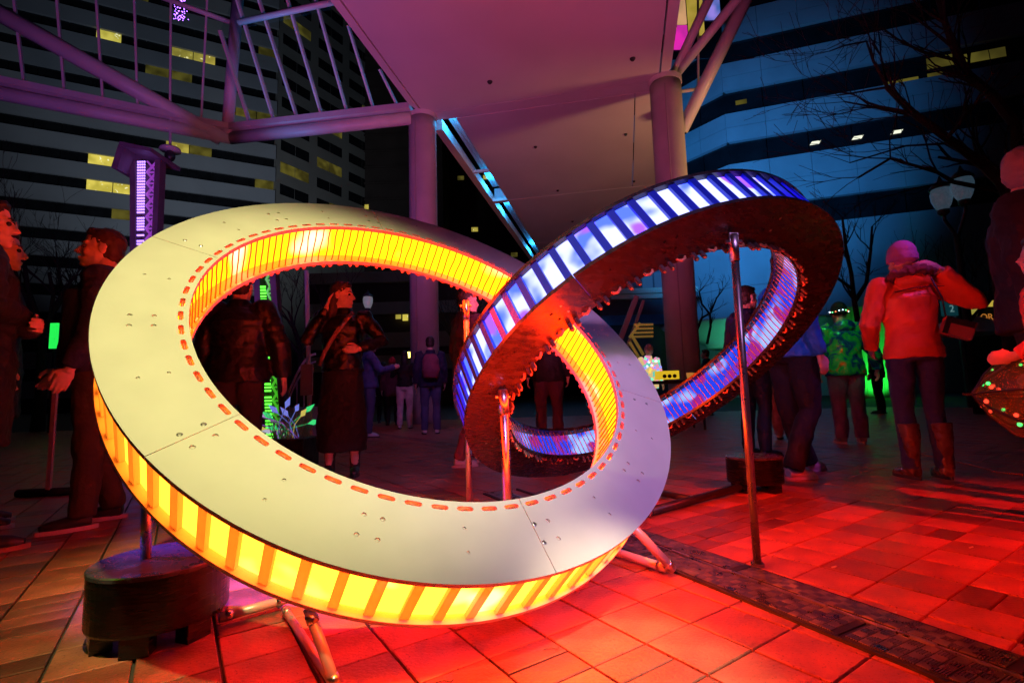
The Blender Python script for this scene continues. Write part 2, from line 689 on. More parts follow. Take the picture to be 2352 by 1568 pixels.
# recess above the slot, boarded
M_recess = mat('recess boards', (0.5, 0.52, 0.55), 0.5, var=0.06, vscale=3)
for s0, s1 in ((0.46, lenA), (lenA + 0.25, 24.6)):
    for k in range(5):
        wv = (sl - 0.22) / 5
        x0 = 0.22 + k * wv
        MB().box((pLi + CD * ((s0 + s1) / 2) + CE * (x0 + wv / 2) + Vector((0, 0, 0.62 + 0.004 * (k % 2)))), (wv - 0.012, s1 - s0, 0.03),
                 Matrix((CE, CD, Z3)).transposed()).build('recess_board', M_recess, canopy)
    MB().box(pLi + CD * ((s0 + s1) / 2) + CE * (sl + 0.03) + Vector((0, 0, 0.4)), (0.03, s1 - s0, 0.5), Matrix((CE, CD, Z3)).transposed()).build('recess_side', M_recess, canopy)
    MB().box(pLi + CD * (s0 + 0.02) + CE * ((sl + .22) / 2) + Vector((0, 0, 0.37)), (sl - .22, 0.03, 0.5), Matrix((CE, CD, Z3)).transposed()).build('recess_end', M_recess, canopy)
for s_, e in ((1.0, 60), (5.6, 45), (8.2, 60), (14.5, 60), (21, 60)):
    point('recess_lamp', pLi + CD * s_ + CE * (sl * 0.5 + 0.05) + Vector((0, 0, 0.35)), e, (0.02, 0.42, 1.0), 0.06)
M_noz = mat('dark downlight', (0.02, 0.02, 0.022), 0.4)
for x, y, r in ((1125, 188, .07), (1453, 135, .07), (1230, 337, .055), (1437, 308, .055), (1281, 437, .055), (1456, 416, .055), (1315, 508, .06), (1466, 493, .06), (1341, 562, .06)):
    p = S(x, y)
    MB().loft([((p.x, p.y, ZS - 0.05), r * .6, r * .6), ((p.x, p.y, ZS - 0.01), r, r), ((p.x, p.y, ZS + 0.02), r, r)], 10).build('downlight', M_noz, canopy, smooth=True)

# columns
cL = S(970, 268)
cR = S(1527, 186)
for (c, rad, lab) in ((cL, 0.38, 'left round concrete canopy column behind the glowing yellow ring'), (cR, 0.385, 'right round concrete canopy column behind the blue ring')):
    t = thing('canopy_column', lab, 'column', (c.x, c.y, 0), 0, 'columns holding up the canopy')
    b = MB()
    secs = []
    for i in range(25):
        secs.append(((c.x, c.y, ZS * i / 24 * 0.985), rad, rad))
    b.loft(secs, 40)
    b.build('shaft', M_conc, t, smooth=True)
    MB().loft([((c.x, c.y, ZS * 0.985 + .003), rad * 1.06, rad * 1.06), ((c.x, c.y, ZS - 0.002), rad * 1.06, rad * 1.06)], 40).build('collar', M_canopy, t, smooth=False)
    f = MB()
    f.tube([Vector((c.x - rad * .35, c.y - rad * 0.96, 0.2)), Vector((c.x - rad * .35, c.y - rad * 0.96, 8.2))], 0.016, 6)
    f.build('drain_pipe', mat('drain pipe', (0.3, 0.29, 0.28), 0.5), t)

# glazed wing on the left
wing = thing('glass_canopy', 'white steel framed glass canopy wing left of the ceiling', 'canopy', (-8, 13, 0))
Nn = S(530, 318, 8.3)
Lc = S(945, 272, 8.3)
Wt = S(0, 215, 8.3)
Wt = Nn + (Wt - Nn) * 1.25
for a_, b_ in ((Lc, Nn), (Nn, Wt)):
    d_ = (b_ - a_).normalized()
    MB().tube([a_, b_], 0.17, 12).build('eave_tube', M_whitesteel, wing, smooth=True)
    MB().beam(a_ + Vector((0, 0, 0.27)), b_ + Vector((0, 0, 0.27)), 0.42, 0.16).build('eave_channel', M_whitesteel, wing)
d1 = (Nn - Lc).normalized()
d2 = (Wt - Nn).normalized()
n1 = d1.cross(Vector((0, 0, 1)))
n2 = d2.cross(Vector((0, 0, 1)))
for n_ in (n1, n2):
    if n_.y > 0:
        n_.negate()
# roof planes rise towards the viewer
P1 = d1.cross((n1 * 0.55 + Vector((0, 0, 0.83))).normalized())
P2 = d2.cross((n2 * 0.12 + Vector((0, 0, 0.99))).normalized())
top0 = Lc + Vector((0, 0, 0.37))
top2 = Nn + Vector((0, 0, 0.37))
diag_n = P2
MB().tube([on(508, 318, Nn, diag_n), on(-60, -2, Nn, diag_n)], 0.21, 12).build('brace_tube', M_whitesteel, wing, smooth=True)
MB().tube([on(521, 318, Nn, diag_n), on(549, -40, Nn, diag_n)], 0.16, 12).build('post_tube', M_whitesteel, wing, smooth=True)
MB().tube([on(370, -6, Nn, diag_n), on(532, 53, Nn, diag_n)], 0.07, 8).build('purlin', M_whitesteel, wing, smooth=True)
MB().tube([on(548, 52, Lc, P1), on(800, -2, Lc, P1)], 0.075, 8).build('purlin', M_whitesteel, wing, smooth=True)
mul2 = [((59, 221), (30, -20)), ((151, 243), (129, -20)), ((238, 250), (220, -20)), ((317, 268), (308, -20)), ((391, 240), (393, -20)), ((462, 283), (477, -20))]
mul1 = [((578, 296), (505, 70)), ((633, 289), (540, -15)), ((685, 279), (590, -15)), ((741, 272), (656, -15)), ((798, 261), (721, -15)), ((858, 250), (800, 60)), ((913, 243), (872, 160))]
ed2, ed1 = [], []
for (a_, b_) in mul2:
    u_, v_ = on(*a_, top2, P2), on(*b_, top2, P2)
    ed2.append((u_, v_))
    MB().beam(u_, v_, 0.05, 0.12, P2).build('mullion', M_whitesteel, wing)
for (a_, b_) in mul1:
    u_, v_ = on(*a_, top0, P1), on(*b_, top0, P1)
    ed1.append((u_, v_))
    MB().beam(u_, v_, 0.05, 0.12, P1).build('mullion', M_whitesteel, wing)
M_glass = glassmat('canopy glass', (0.84, 0.89, 0.95), 0.09)
for ed, PN in ((ed2, P2), (ed1, P1)):
    for (a_, b_), (c_, d_) in zip(ed[:-1], ed[1:]):
        off = PN.normalized() * 0.02
        MB().quad(a_ + off, c_ + off, d_ + off, b_ + off).build('glass_pane', M_glass, wing)
# hanging camera on a rod
hc = on(391, 268, Nn, diag_n)
t = thing('hanging_camera', 'dark dome camera hanging on a thin white rod below the left beam', 'camera', hc)
e = at(391, 345, hc.y)
MB().tube([hc, e], 0.035, 8).build('rod', M_whitesteel, t)
MB().loft([(e + Vector((0, 0, -0.02)), 0.26, 0.26), (e + Vector((0, 0, .05)), 0.24, 0.24), (e + Vector((0, 0, .12)), 0.05, 0.05)], 16).build('shade', M_whitesteel, t, smooth=True)
MB().ell(e + Vector((0, 0, -0.17)), (0.13, 0.13, 0.16)).build('dome', M_noz, t, smooth=True)
# glowing dots added to stand for lamp reflections in the glass
sl_ = thing('lamp_reflections', 'cluster of tiny purple glowing dots standing for lamp reflections in the upper left glass', 'reflection', at(415, 40, 22))
b = MB()
for k in range(70):
    q = at(404 + random.gauss(12, 9), random.uniform(-8, 48), 22)
    b.ell(q, 0.022, None, 5, 4)
b.build('glints', emis('purple glints', (0.35, 0.12, 1.0), 9), sl_, kind='stuff')

# braces right of the right column
br = thing('steel_brace', 'white steel tubes fanning up from the top of the right column', 'brace', (cR.x, cR.y, 0))
n0 = Vector((0, -1, 0))
pc = at(1545, 160, cR.y + 0.15)
MB().tube([at(1547, 172, 12.2), at(1642, -30, 11.0)], 0.115, 12).build('brace_tube', M_whitesteel, br, smooth=True)
MB().tube([at(1549, 176, 12.25), at(1700, -10, 10.6)], 0.115, 12).build('brace_tube', M_whitesteel, br, smooth=True)
MB().tube([at(1566, 300, 12.9), at(1722, -20, 11.4)], 0.17, 12).build('brace_tube', M_whitesteel, br, smooth=True)
MB().tube([at(1604, 215, 13.6), at(1603, -10, 13.6)], 0.035, 8).build('glazing_bar', M_whitesteel, br)
MB().tube([at(1597, 206, 13.6), at(1560, 211, 13.6)], 0.05, 8).build('glazing_bar', M_whitesteel, br)

# ------------------------------------------------------------------ buildings
random.seed(11)
M_span = mat('pale precast concrete', (0.30, 0.31, 0.32), 0.75, var=0.1, vscale=0.15, bump=0.1, bscale=3)
M_lit = [glow('lit office', (0.24, 0.195, 0.03), (0.46, 0.38, 0.06), 0.6, .3, .7, (0.95, 0.85, 0.35), 1.6, 0, .66, .70), glow('lit office dim', (0.03, 0.025, 0.005), (0.10, 0.085, 0.014), 0.5, .3, .7), glow('lit office bright', (0.48, 0.40, 0.05), (0.75, 0.62, 0.10), 0.6, .3, .7, (1.0, 0.95, 0.5), 1.5, 0, .64, .68)]
M_frame = mat('dark window frame', (0.03, 0.03, 0.03), 0.5)
tower = thing('office_tower', 'tall pale office tower with dark ribbon windows and a few lit rooms', 'building', Vector((at(632, 437, 86).x, 86, 0)))
P0 = at(632, 437, 86)
dl = Vector((-0.891, -0.454, 0))
dr = Vector((0.5, 0.866, 0))
nl = Vector((0.454, -0.891, 0))
nr = Vector((0.866, -0.5, 0))
ST = 4.25
WL = 60
MB().quad(Vector((P0.x, P0.y, 0)) - nl * .8, Vector((P0.x, P0.y, 0)) + dl * WL - nl * .8,
          Vector((P0.x, P0.y, 100)) + dl * WL - nl * .8, Vector((P0.x, P0.y, 100)) - nl * .8).build('inner_wall', M_dark, tower)
litL = {(0, 0): 0, (0, 8): 0, (1, 5): 0, (1, 4): 1, (2, 7): 0, (2, 8): 0, (2, 6): 0, (2, 5): 0, (2, 4): 1, (2, 9): 1, (6, 3): 1, (6, 2): 1}
Ml = Matrix((dl, nl, Z3)).transposed()
# lit (row from reference, px range) read off the photograph
lit_px = [(0, 608, 632, 1), (0, 572, 606, 1), (0, 206, 300, 2), (1, 388, 440, 0), (1, 443, 490, 1), (2, 208, 320, 0), (2, 330, 430, 1), (2, 150, 195, 1),
          (5, 395, 500, 0), (4, 350, 440, 1), (5, 210, 262, 2), (8, 418, 500, 1), (7, 0, 72, 1), (-1, 204, 306, 2), (3, 560, 620, 1)]
for k in range(-9, 13):
    zb = P0.z + k * ST                    # bottom of the window strip
    if zb < 1:
        continue
    MB().box(Vector((P0.x, P0.y, zb - 1.25)) + dl * (WL / 2) - nl * 0.3, (WL, 0.6, 2.5), Ml).build('spandrel', M_span, tower)
    npan = 18
    wp = WL / npan
    for j in range(npan):
        c = Vector((P0.x, P0.y, zb + 0.875)) + dl * (j * wp + wp / 2) - nl * 0.45
        v = CAM.transposed() @ (c - Vector((0, 0, CAMH)))
        px = v.x / v.z * FOC + 1176
        py = v.y / v.z * FOC + 784
        if px < -40 or py < -60 or py > 780:
            continue
        m = M_dark
        for kk, xa, xb, s_ in lit_px:
            if kk == k and xa - 8 < px < xb + 8:
                m = M_lit[s_]
        if m is M_dark and random.random() < .05:
            m = M_lit[1]
        MB().box(c, (wp - 0.12, 0.05, 1.72), Ml).build('window', m, tower)
WR = 26
Mr = Matrix((dr, nr, Z3)).transposed()
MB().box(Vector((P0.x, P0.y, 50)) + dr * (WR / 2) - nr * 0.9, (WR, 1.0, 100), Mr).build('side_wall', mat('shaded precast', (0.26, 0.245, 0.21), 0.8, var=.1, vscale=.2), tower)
for k in range(-8, 13):
    for j, (x0, x1) in enumerate(((1.2, 7.4), (9.2, 15.4), (17.2, 24.6))):
        zb = P0.z + k * ST - 0.2
        for h in (0, 1):
            xa = x0 + (x1 - x0) * h / 2
            xb = xa + (x1 - x0) / 2 - 0.12
            c = Vector((P0.x, P0.y, zb + 1.0)) + dr * ((xa + xb) / 2) - nr * 0.38
            v = CAM.transposed() @ (c - Vector((0, 0, CAMH)))
            py = v.y / v.z * FOC + 784
            if py < -60 or py > 560:
                continue
            m = M_dark
            if (k, j, h) in ((1, 0, 0), (1, 0, 1), (2, 1, 0), (2, 1, 1), (0, 1, 1), (-1, 0, 0), (-1, 0, 1), (8, 0, 1), (8, 0, 0), (6, 2, 1), (4, 1, 1)):
                m = M_lit[1]
            MB().box(c, (xb - xa, 0.06, 2.0), Mr).build('window', m, tower)

# dark towers in the middle
M_brown = mat('dark brown facade', (0.045, 0.03, 0.024), 0.7, var=.2, vscale=.3)


def far_block(name, label, x0, x1, ytop, Y, m, floors, lits, wcols):
    a, b_ = at(x0, ytop, Y), at(x1, ytop, Y)
    t = thing(name, label, 'building', (a.x, Y, 0))
    H = a.z
    MB().box(((a.x + b_.x) / 2, Y + 6, H / 2), (b_.x - a.x, 12, H)).build('wall', m, t)
    fh = H / floors
    led = MB()
    for i in range(floors):
        MB().box(((a.x + b_.x) / 2, Y - 0.15, i * fh + fh * .9), (b_.x - a.x, 0.3, fh * 0.12)).build('ledge', m, t)
    ww = (b_.x - a.x) / wcols
    for i in range(1, floors):
        for j in range(wcols):
            if random.random() < lits:
                s_ = random.choice((1, 1, 0))
                MB().box((a.x + (j + .5) * ww, Y - 0.04, i * fh + fh * 0.45), (ww * .5, 0.08, fh * 0.32)).build('window', M_lit[s_], t)
    return t


far_block('dark_tower', 'dark brown tower with few dim windows behind the left column', 776, 1010, -40, 105, M_brown, 26, 0.05, 9)
far_block('slab_tower', 'dark slab tower with yellow lit windows between left column and ceiling', 1012, 1330, 250, 130, mat('grey brown facade', (0.06, 0.05, 0.035), .7, var=.2, vscale=.3), 22, 0.10, 11)
# low deck building behind the woman
lb = thing('parking_deck', 'low pale parking deck with open dark levels behind the left column', 'building', at(900, 900, 45) * 1.0)
for k, (ya, yb) in enumerate(((770, 805), (822, 856), (700, 728), (630, 655))):
    a, b_ = at(700, ya, 45), at(1160, yb - 14, 45)
    MB().box(((a.x + b_.x) / 2, 45, (a.z + b_.z) / 2), (b_.x - a.x, .5, abs(a.z - b_.z))).build('parapet', mat('deck concrete', (0.28, 0.25, 0.2), .8, var=.15, vscale=.4), lb)
a, b_ = at(700, 600, 46.5), at(1160, 925, 46.5)
MB().box(((a.x + b_.x) / 2, 47, 5.5), (b_.x - a.x, .5, 13)).build('back_wall', M_brown, lb)
for x, y, s_ in ((931, 729, 2), (915, 725, 0), (1000, 718, 1)):
    c = at(x, y, 46.4)
    MB().box(c, (.5, .1, .6)).build('window', M_lit[s_], lb)

# right building: two faces meeting at a vertical edge
RB = at(1674, 378, 36)
rr_ = Vector((0.954, -0.30, 0))
nrr = Vector((-0.30, -0.954, 0))
rl = Vector((-0.60, 0.80, 0))
nrl = Vector((-0.80, -0.60, 0))
M_fac = mat('stone facade panel', (0.36, 0.37, 0.38), 0.55, var=0.1, vscale=0.5)
rbld = thing('stone_office', 'blue lit office building with stone bands and dark window strips on the right', 'building', Vector((RB.x, RB.y, 0)))
base = Vector((RB.x, RB.y, 0))
zt = RB.z
ROWS = [(zt, zt + 1.75), (zt + 4.05, zt + 5.85), (zt + 8.15, zt + 9.95), (zt + 12.3, zt + 14.1), (zt + 16.4, zt + 18.2), (zt - 5.3, zt - 3.5)]
solid = [(0, zt - 5.3), (zt - 3.5, zt), (zt + 1.75, zt + 4.05), (zt + 5.85, zt + 8.15), (zt + 9.95, zt + 12.3), (zt + 14.1, zt + 16.4)]
lit_r = {(0, 2): 1, (0, 3): 1, (1, 5): 1, (0, 5): 1}
for d_, nn, LEN, step in ((rr_, nrr, 34, 2.75), (rl, nrl, 14, 2.2)):
    Mx = Matrix((d_, nn, Z3)).transposed()
    MB().box(base + d_ * (LEN / 2) - nn * 1.6 + Vector((0, 0, 12)), (LEN, 0.3, 24), Mx).build('inner_wall', M_dark, rbld)
    np_ = int(LEN / step)
    for z0, z1 in solid:
        rows = 1 if z1 - z0 < 1.5 else (2 if z1 - z0 < 4 else 3)
        for r_ in range(rows):
            za, zb = z0 + (z1 - z0) * r_ / rows, z0 + (z1 - z0) * (r_ + 1) / rows
            for j in range(np_):
                jj = random.uniform(0, .012)
                MB().box(base + d_ * ((j + .5) * step) - nn * (0.2 + jj) + Vector((0, 0, (za + zb) / 2)), (step - 0.03, 0.4, zb - za - 0.03), Mx).build('facade_panel', M_fac, rbld)
    for z0, z1 in ROWS:
        for j in range(np_):
            MB().box(base + d_ * ((j + .5) * step) - nn * 0.34 + Vector((0, 0, (z0 + z1) / 2)), (step - 0.06, 0.04, z1 - z0 - 0.04), Mx).build('window', M_dark, rbld)
# lit ceiling fixtures seen through the strips
M_fix = emis('office ceiling light', (0.9, 0.92, 0.7), 1.1)
for x, y, w_ in ((1873, 328, 24), (1970, 316, 26), (2060, 303, 22), (2175, 332, 0)):
    if w_:
        c = on(x, y, base - nrr * 0.25, nrr)
        MB().quad(c + rr_ * -.38 + Z3 * -.12, c + rr_ * .22 + Z3 * -.12, c + rr_ * .38 + Z3 * .12, c + rr_ * -.22 + Z3 * .12).build('ceiling_light', M_fix, rbld)
for xa, xb, ya, yb, s_ in ((2130, 2200, 135, 160, 1), (2200, 2310, 128, 150, 1), (2030, 2110, 190, 200, 1), (2245, 2300, 292, 300, 0), (1690, 1715, 232, 242, 1), (2131, 2165, 170, 182, 1)):
    a = on(xa, yb, base - nrr * 0.28, nrr)
    b_ = on(xb, ya - .1 * (xb - xa), base - nrr * 0.28, nrr)
    hgt = on(xa, ya, base - nrr * 0.28, nrr).z - a.z
    up_ = Vector((0, 0, hgt))
    b2 = a + rr_ * (b_ - a).dot(rr_)
    MB().quad(a, b2, b2 + up_, a + up_).build('lit_window', M_lit[s_], rbld)
# glowing panels standing for a bright reflection in the canopy glass
ub = thing('glass_reflection', 'glowing yellow and pink panels standing for a glass reflection behind the braces at top right', 'window', at(1600, 60, 30) * 1.0)
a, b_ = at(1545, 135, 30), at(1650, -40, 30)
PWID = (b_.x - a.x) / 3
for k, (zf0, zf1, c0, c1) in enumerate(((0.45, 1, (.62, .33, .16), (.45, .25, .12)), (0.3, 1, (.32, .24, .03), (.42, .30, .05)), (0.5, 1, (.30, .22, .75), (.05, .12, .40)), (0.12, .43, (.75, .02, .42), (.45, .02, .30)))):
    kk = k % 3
    MB().box((a.x + PWID * (kk + .5), 30, a.z + (b_.z - a.z) * (zf0 + zf1) / 2), (PWID - .1, .1, (b_.z - a.z) * (zf1 - zf0))).build('reflection_panel', glow('reflection tint %d' % k, c0, c1, .9, .35, .65, seed=k * 3.0), ub)
MB().box(((a.x + b_.x) / 2, 30.1, (a.z + b_.z) / 2), (b_.x - a.x, .08, b_.z - a.z)).build('reflection_backing', M_dark, ub)

# entrance canopy, curved
ec = at(1690, 760, 30)
t = thing('entrance_canopy', 'curved green lit entrance canopy at the foot of the stone office', 'canopy', (ec.x, 30, 0))
b = MB()
secs = []
for i in range(9):
    a_ = i / 8
    r = math.cos(a_ * PI / 2)
    secs.append(((ec.x + 1.5, 31.5, ec.z - 0.9 + 1.5 * a_ ** 0.8), 0.3 + 5.2 * (1 - r * r * .55), 0.3 + 3.4 * (1 - r * r * .55)))
b.loft(secs, 40)
b.build('canopy_shell', mat('pale canopy shell', (0.5, 0.5, 0.48), .5), t, smooth=True)
for dx in (-3, 2):
    MB().loft([((ec.x + dx, 31, 0), .16, .16), ((ec.x + dx, 31, ec.z), .16, .16)], 12).build('post', M_blacksteel, t)
# green wall
gw = at(2030, 770, 26)
g0, g1 = at(1925, 840, 25), at(2068, 702, 25)
t = thing('green_wall', 'bright green lit panel wall behind the orange jacket', 'wall', (gw.x, 25, 0))
for k in range(8):
    wv = (g1.x - g0.x) / 8
    MB().box((g0.x + (k + .5) * wv, 25, g1.z / 2), (wv - .02, .12, g1.z)).build('panel', mat('pale wall panel', (.5, .52, .5), .6, var=.08, vscale=2), t)
spot('green_wall_flood', ((g0.x + g1.x) / 2, 23.0, 0.15), ((g0.x + g1.x) / 2, 25, 1.6), 500, (0.02, 1.0, 0.06), 80, 0.8, 0.1)
# green lit post far left
p0, p1 = at(122, 800, 14), at(122, 742, 14)
t = thing('green_panel', 'small green glowing panel between the two men at left', 'panel', (p0.x, 14, 0))
MB().box((p0.x, 14, (p0.z + p1.z) / 2), (.22, .05, p1.z - p0.z)).build('panel', emis('green panel', (.02, 1, .10), .9), t)
MB().box((p0.x, 14.05, p0.z / 2), (.06, .06, p0.z)).build('post', M_blacksteel, t)

# shop front with awning and lettering
s0 = at(2262, 735, 16)
t = thing('shop_front', 'dark shop window with gold lettering under a yellow lit awning', 'shop', (s0.x, 16, 0))
a, b_ = at(2212, 762, 16), at(2312, 704, 16)
MB().box(((a.x + b_.x) / 2, 16.08, 1.9), (b_.x - a.x, .08, 3.4)).build('window_glass', M_dark, t)
c, d_ = at(2222, 710, 15.7), at(2306, 686, 15.7)
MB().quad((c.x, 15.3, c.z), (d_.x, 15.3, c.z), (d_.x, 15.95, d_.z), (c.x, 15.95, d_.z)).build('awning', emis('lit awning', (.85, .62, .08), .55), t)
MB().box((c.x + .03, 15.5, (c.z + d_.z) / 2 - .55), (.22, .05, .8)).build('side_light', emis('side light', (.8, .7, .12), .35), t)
for txt, yy in (('POR', 735), ('INDO', 755)):
    cu = bpy.data.curves.new('lettering', 'FONT')
    cu.body = txt
    cu.size = 0.30
    cu.extrude = 0.006
    cu.align_x = 'CENTER'
    o = bpy.data.objects.new('lettering', cu)
    q = at(2262, yy, 15.98)
    me = None
    col.objects.link(o)
    bpy.context.view_layer.update()
    me = bpy.data.meshes.new_from_object(o.evaluated_get(bpy.context.evaluated_depsgraph_get()))
    bpy.data.objects.remove(o)
    me.name = 'lettering'
    me.materials.clear()
    me.materials.append(emis('gold lettering', (.75, .26, .04), .5))
    o = inst('lettering', me, t, Matrix.Translation(Vector((q.x, q.y, q.z)) - ORG[t.name]) @ Matrix.Rotation(PI / 2, 4, 'X'))
# blue wayfinding sign "2"
q = at(2180, 708, 13)
t = thing('wayfinding_sign', 'dim teal sign with a white number 2 right of the orange jacket', 'sign', (q.x, 13, 0))
MB().box(q, (.42, .04, .4)).build('plate', mat('teal sign', (.02, .16, .2), .5, emit=(.02, .2, .25), estr=.12), t)
MB().tube([Vector((q.x + .3, 13.03, 0)), Vector((q.x + .3, 13.03, q.z + .5))], .09, 8).build('post', M_blacksteel, t)
cu = bpy.data.curves.new('numeral', 'FONT')
cu.body = '2'
cu.size = .26
cu.extrude = .004
o = bpy.data.objects.new('numeral', cu)
col.objects.link(o)
bpy.context.view_layer.update()
me = bpy.data.meshes.new_from_object(o.evaluated_get(bpy.context.evaluated_depsgraph_get()))
bpy.data.objects.remove(o)
me.name = 'numeral'
me.materials.clear()
me.materials.append(emis('sign numeral', (.3, .6, .6), .35))
inst('numeral', me, t, Matrix.Translation(Vector((q.x - .02, q.y - .03, q.z - .1)) - ORG[t.name]) @ Matrix.Rotation(PI / 2, 4, 'X'))
# tent roof
q = at(2190, 772, 15)
t = thing('market_tent', 'white peaked market tent top beside the shop front', 'tent', (q.x, 14.5, 0))
b = MB()
z0, z1 = q.z, at(2190, 740, 15).z + .25
b.v = [Vector((q.x - 1, 13.7, z0)), Vector((q.x + 1, 13.7, z0)), Vector((q.x + 1, 15.5, z0)), Vector((q.x - 1, 15.5, z0)), Vector((q.x, 14.6, z1))]
for k in range(4):
    b.face(k, (k + 1) % 4, 4)
b.build('roof', mat('white tent fabric', (.7, .7, .7), .7), t)
for sx, sy in ((-1, 13.7), (1, 13.7), (1, 15.5), (-1, 15.5)):
    MB().tube([(q.x + sx * .97, sy, 0), (q.x + sx * .97, sy, z0)], .025, 6).build('leg', M_steel, t)
# pale building with blue awning seen through the blue ring
t = thing('cornice_building', 'old pale building with a cornice and blue awning left of the right column', 'building', at(1460, 800, 34) * 1.0)
a, b_ = at(1380, 640, 34), at(1580, 900, 34)
MB().box(((a.x + b_.x) / 2, 34.5, 5), (b_.x - a.x, 1, 11)).build('wall', mat('grey stucco', (.06, .065, .08), .8, var=.15, vscale=.6), t)
c = at(1500, 668, 33.5)
MB().box((c.x, 33.7, c.z), (6, .9, .35)).build('cornice', mat('cream trim', (.5, .5, .38), .7), t)
MB().box((c.x, 33.8, c.z - .35), (5.8, .6, .3)).build('cornice', mat('cream trim', (.5, .5, .38), .7), t)
for x in (1487, 1515):
    c2 = at(x, 646, 33.9)
    MB().box(c2, (.7, .1, 1.3)).build('window', mat('blue lit glass', (.02, .03, .06), .1, emit=(.05, .2, .5), estr=.25), t)
c = at(1475, 735, 33)
MB().quad((c.x - 2.6, 32.2, c.z - .4), (c.x + 1.8, 32.2, c.z - .4), (c.x + 1.8, 33.9, c.z + .5), (c.x - 2.6, 33.9, c.z + .5)).build('awning', mat('blue awning', (.05, .2, .4), .7), t)
spot('awning_lamp', (c.x, 29.5, 1.0), (c.x, 33.5, c.z), 60, (.1, .5, 1.0), 60, 1, .2)

# ------------------------------------------------------------------ rings
NSEG = 74
STEP = 2 * PI / NSEG
TH = 0.20            # overall thickness
PLY = 0.016
RI, RO = 0.78, 1.0


def annulus(a0, a1, z0, z1, slots, holes, r0=RI, r1=RO):
    """flat board sector with real slots and bolt holes, thickness z0..z1"""
    n = max(6, int((a1 - a0) / R_(1.6)))
    outer = [(r1, a0 + (a1 - a0) * i / n) for i in range(n + 1)] + [(r0, a1 - (a1 - a0) * i / n) for i in range(n + 1)]
    loops = [[Vector((r * math.cos(a), r * math.sin(a), 0)) for r, a in outer]]
    for c in slots:
        half = R_(1.12)
        rm, rh = 0.8005, 0.0068
        L = []
        for i in range(5):
            a = c - half + 2 * half * i / 4
            L.append((rm + rh, a))
        for i in range(1, 4):
            t_ = PI / 2 - PI * i / 4
            L.append((rm + rh * math.sin(t_), c + half + rh * math.cos(t_) / rm))
        for i in range(5):
            a = c + half - 2 * half * i / 4
            L.append((rm - rh, a))
        for i in range(1, 4):
            t_ = -PI / 2 - PI * i / 4
            L.append((rm + rh * math.sin(t_), c - half + rh * math.cos(t_) / rm))
        loops.append([Vector((r * math.cos(a), r * math.sin(a), 0)) for r, a in L])
    for (a, r, rad) in holes:
        cx, cy = r * math.cos(a), r * math.sin(a)
        loops.append([Vector((cx + rad * math.cos(2 * PI * k / 10), cy + rad * math.sin(2 * PI * k / 10), 0)) for k in range(10)])
    tris = tessellate_polygon(loops)
    b = MB()
    flat = [v for L in loops for v in L]
    N = len(flat)
    b.v = [Vector((v.x, v.y, z1)) for v in flat] + [Vector((v.x, v.y, z0)) for v in flat]
    for t_ in tris:
        u = [flat[i] for i in t_]
        if (u[1] - u[0]).cross(u[2] - u[0]).z < 0:
            t_ = t_[::-1]
        b.face(*t_)
        b.face(*[i + N for i in t_[::-1]])
    s_ = 0
    for L in loops:
        m_ = len(L)
        for i in range(m_):
            j = (i + 1) % m_
            b.face(s_ + i, s_ + j, s_ + j + N, s_ + i + N)
        s_ += m_
    return b


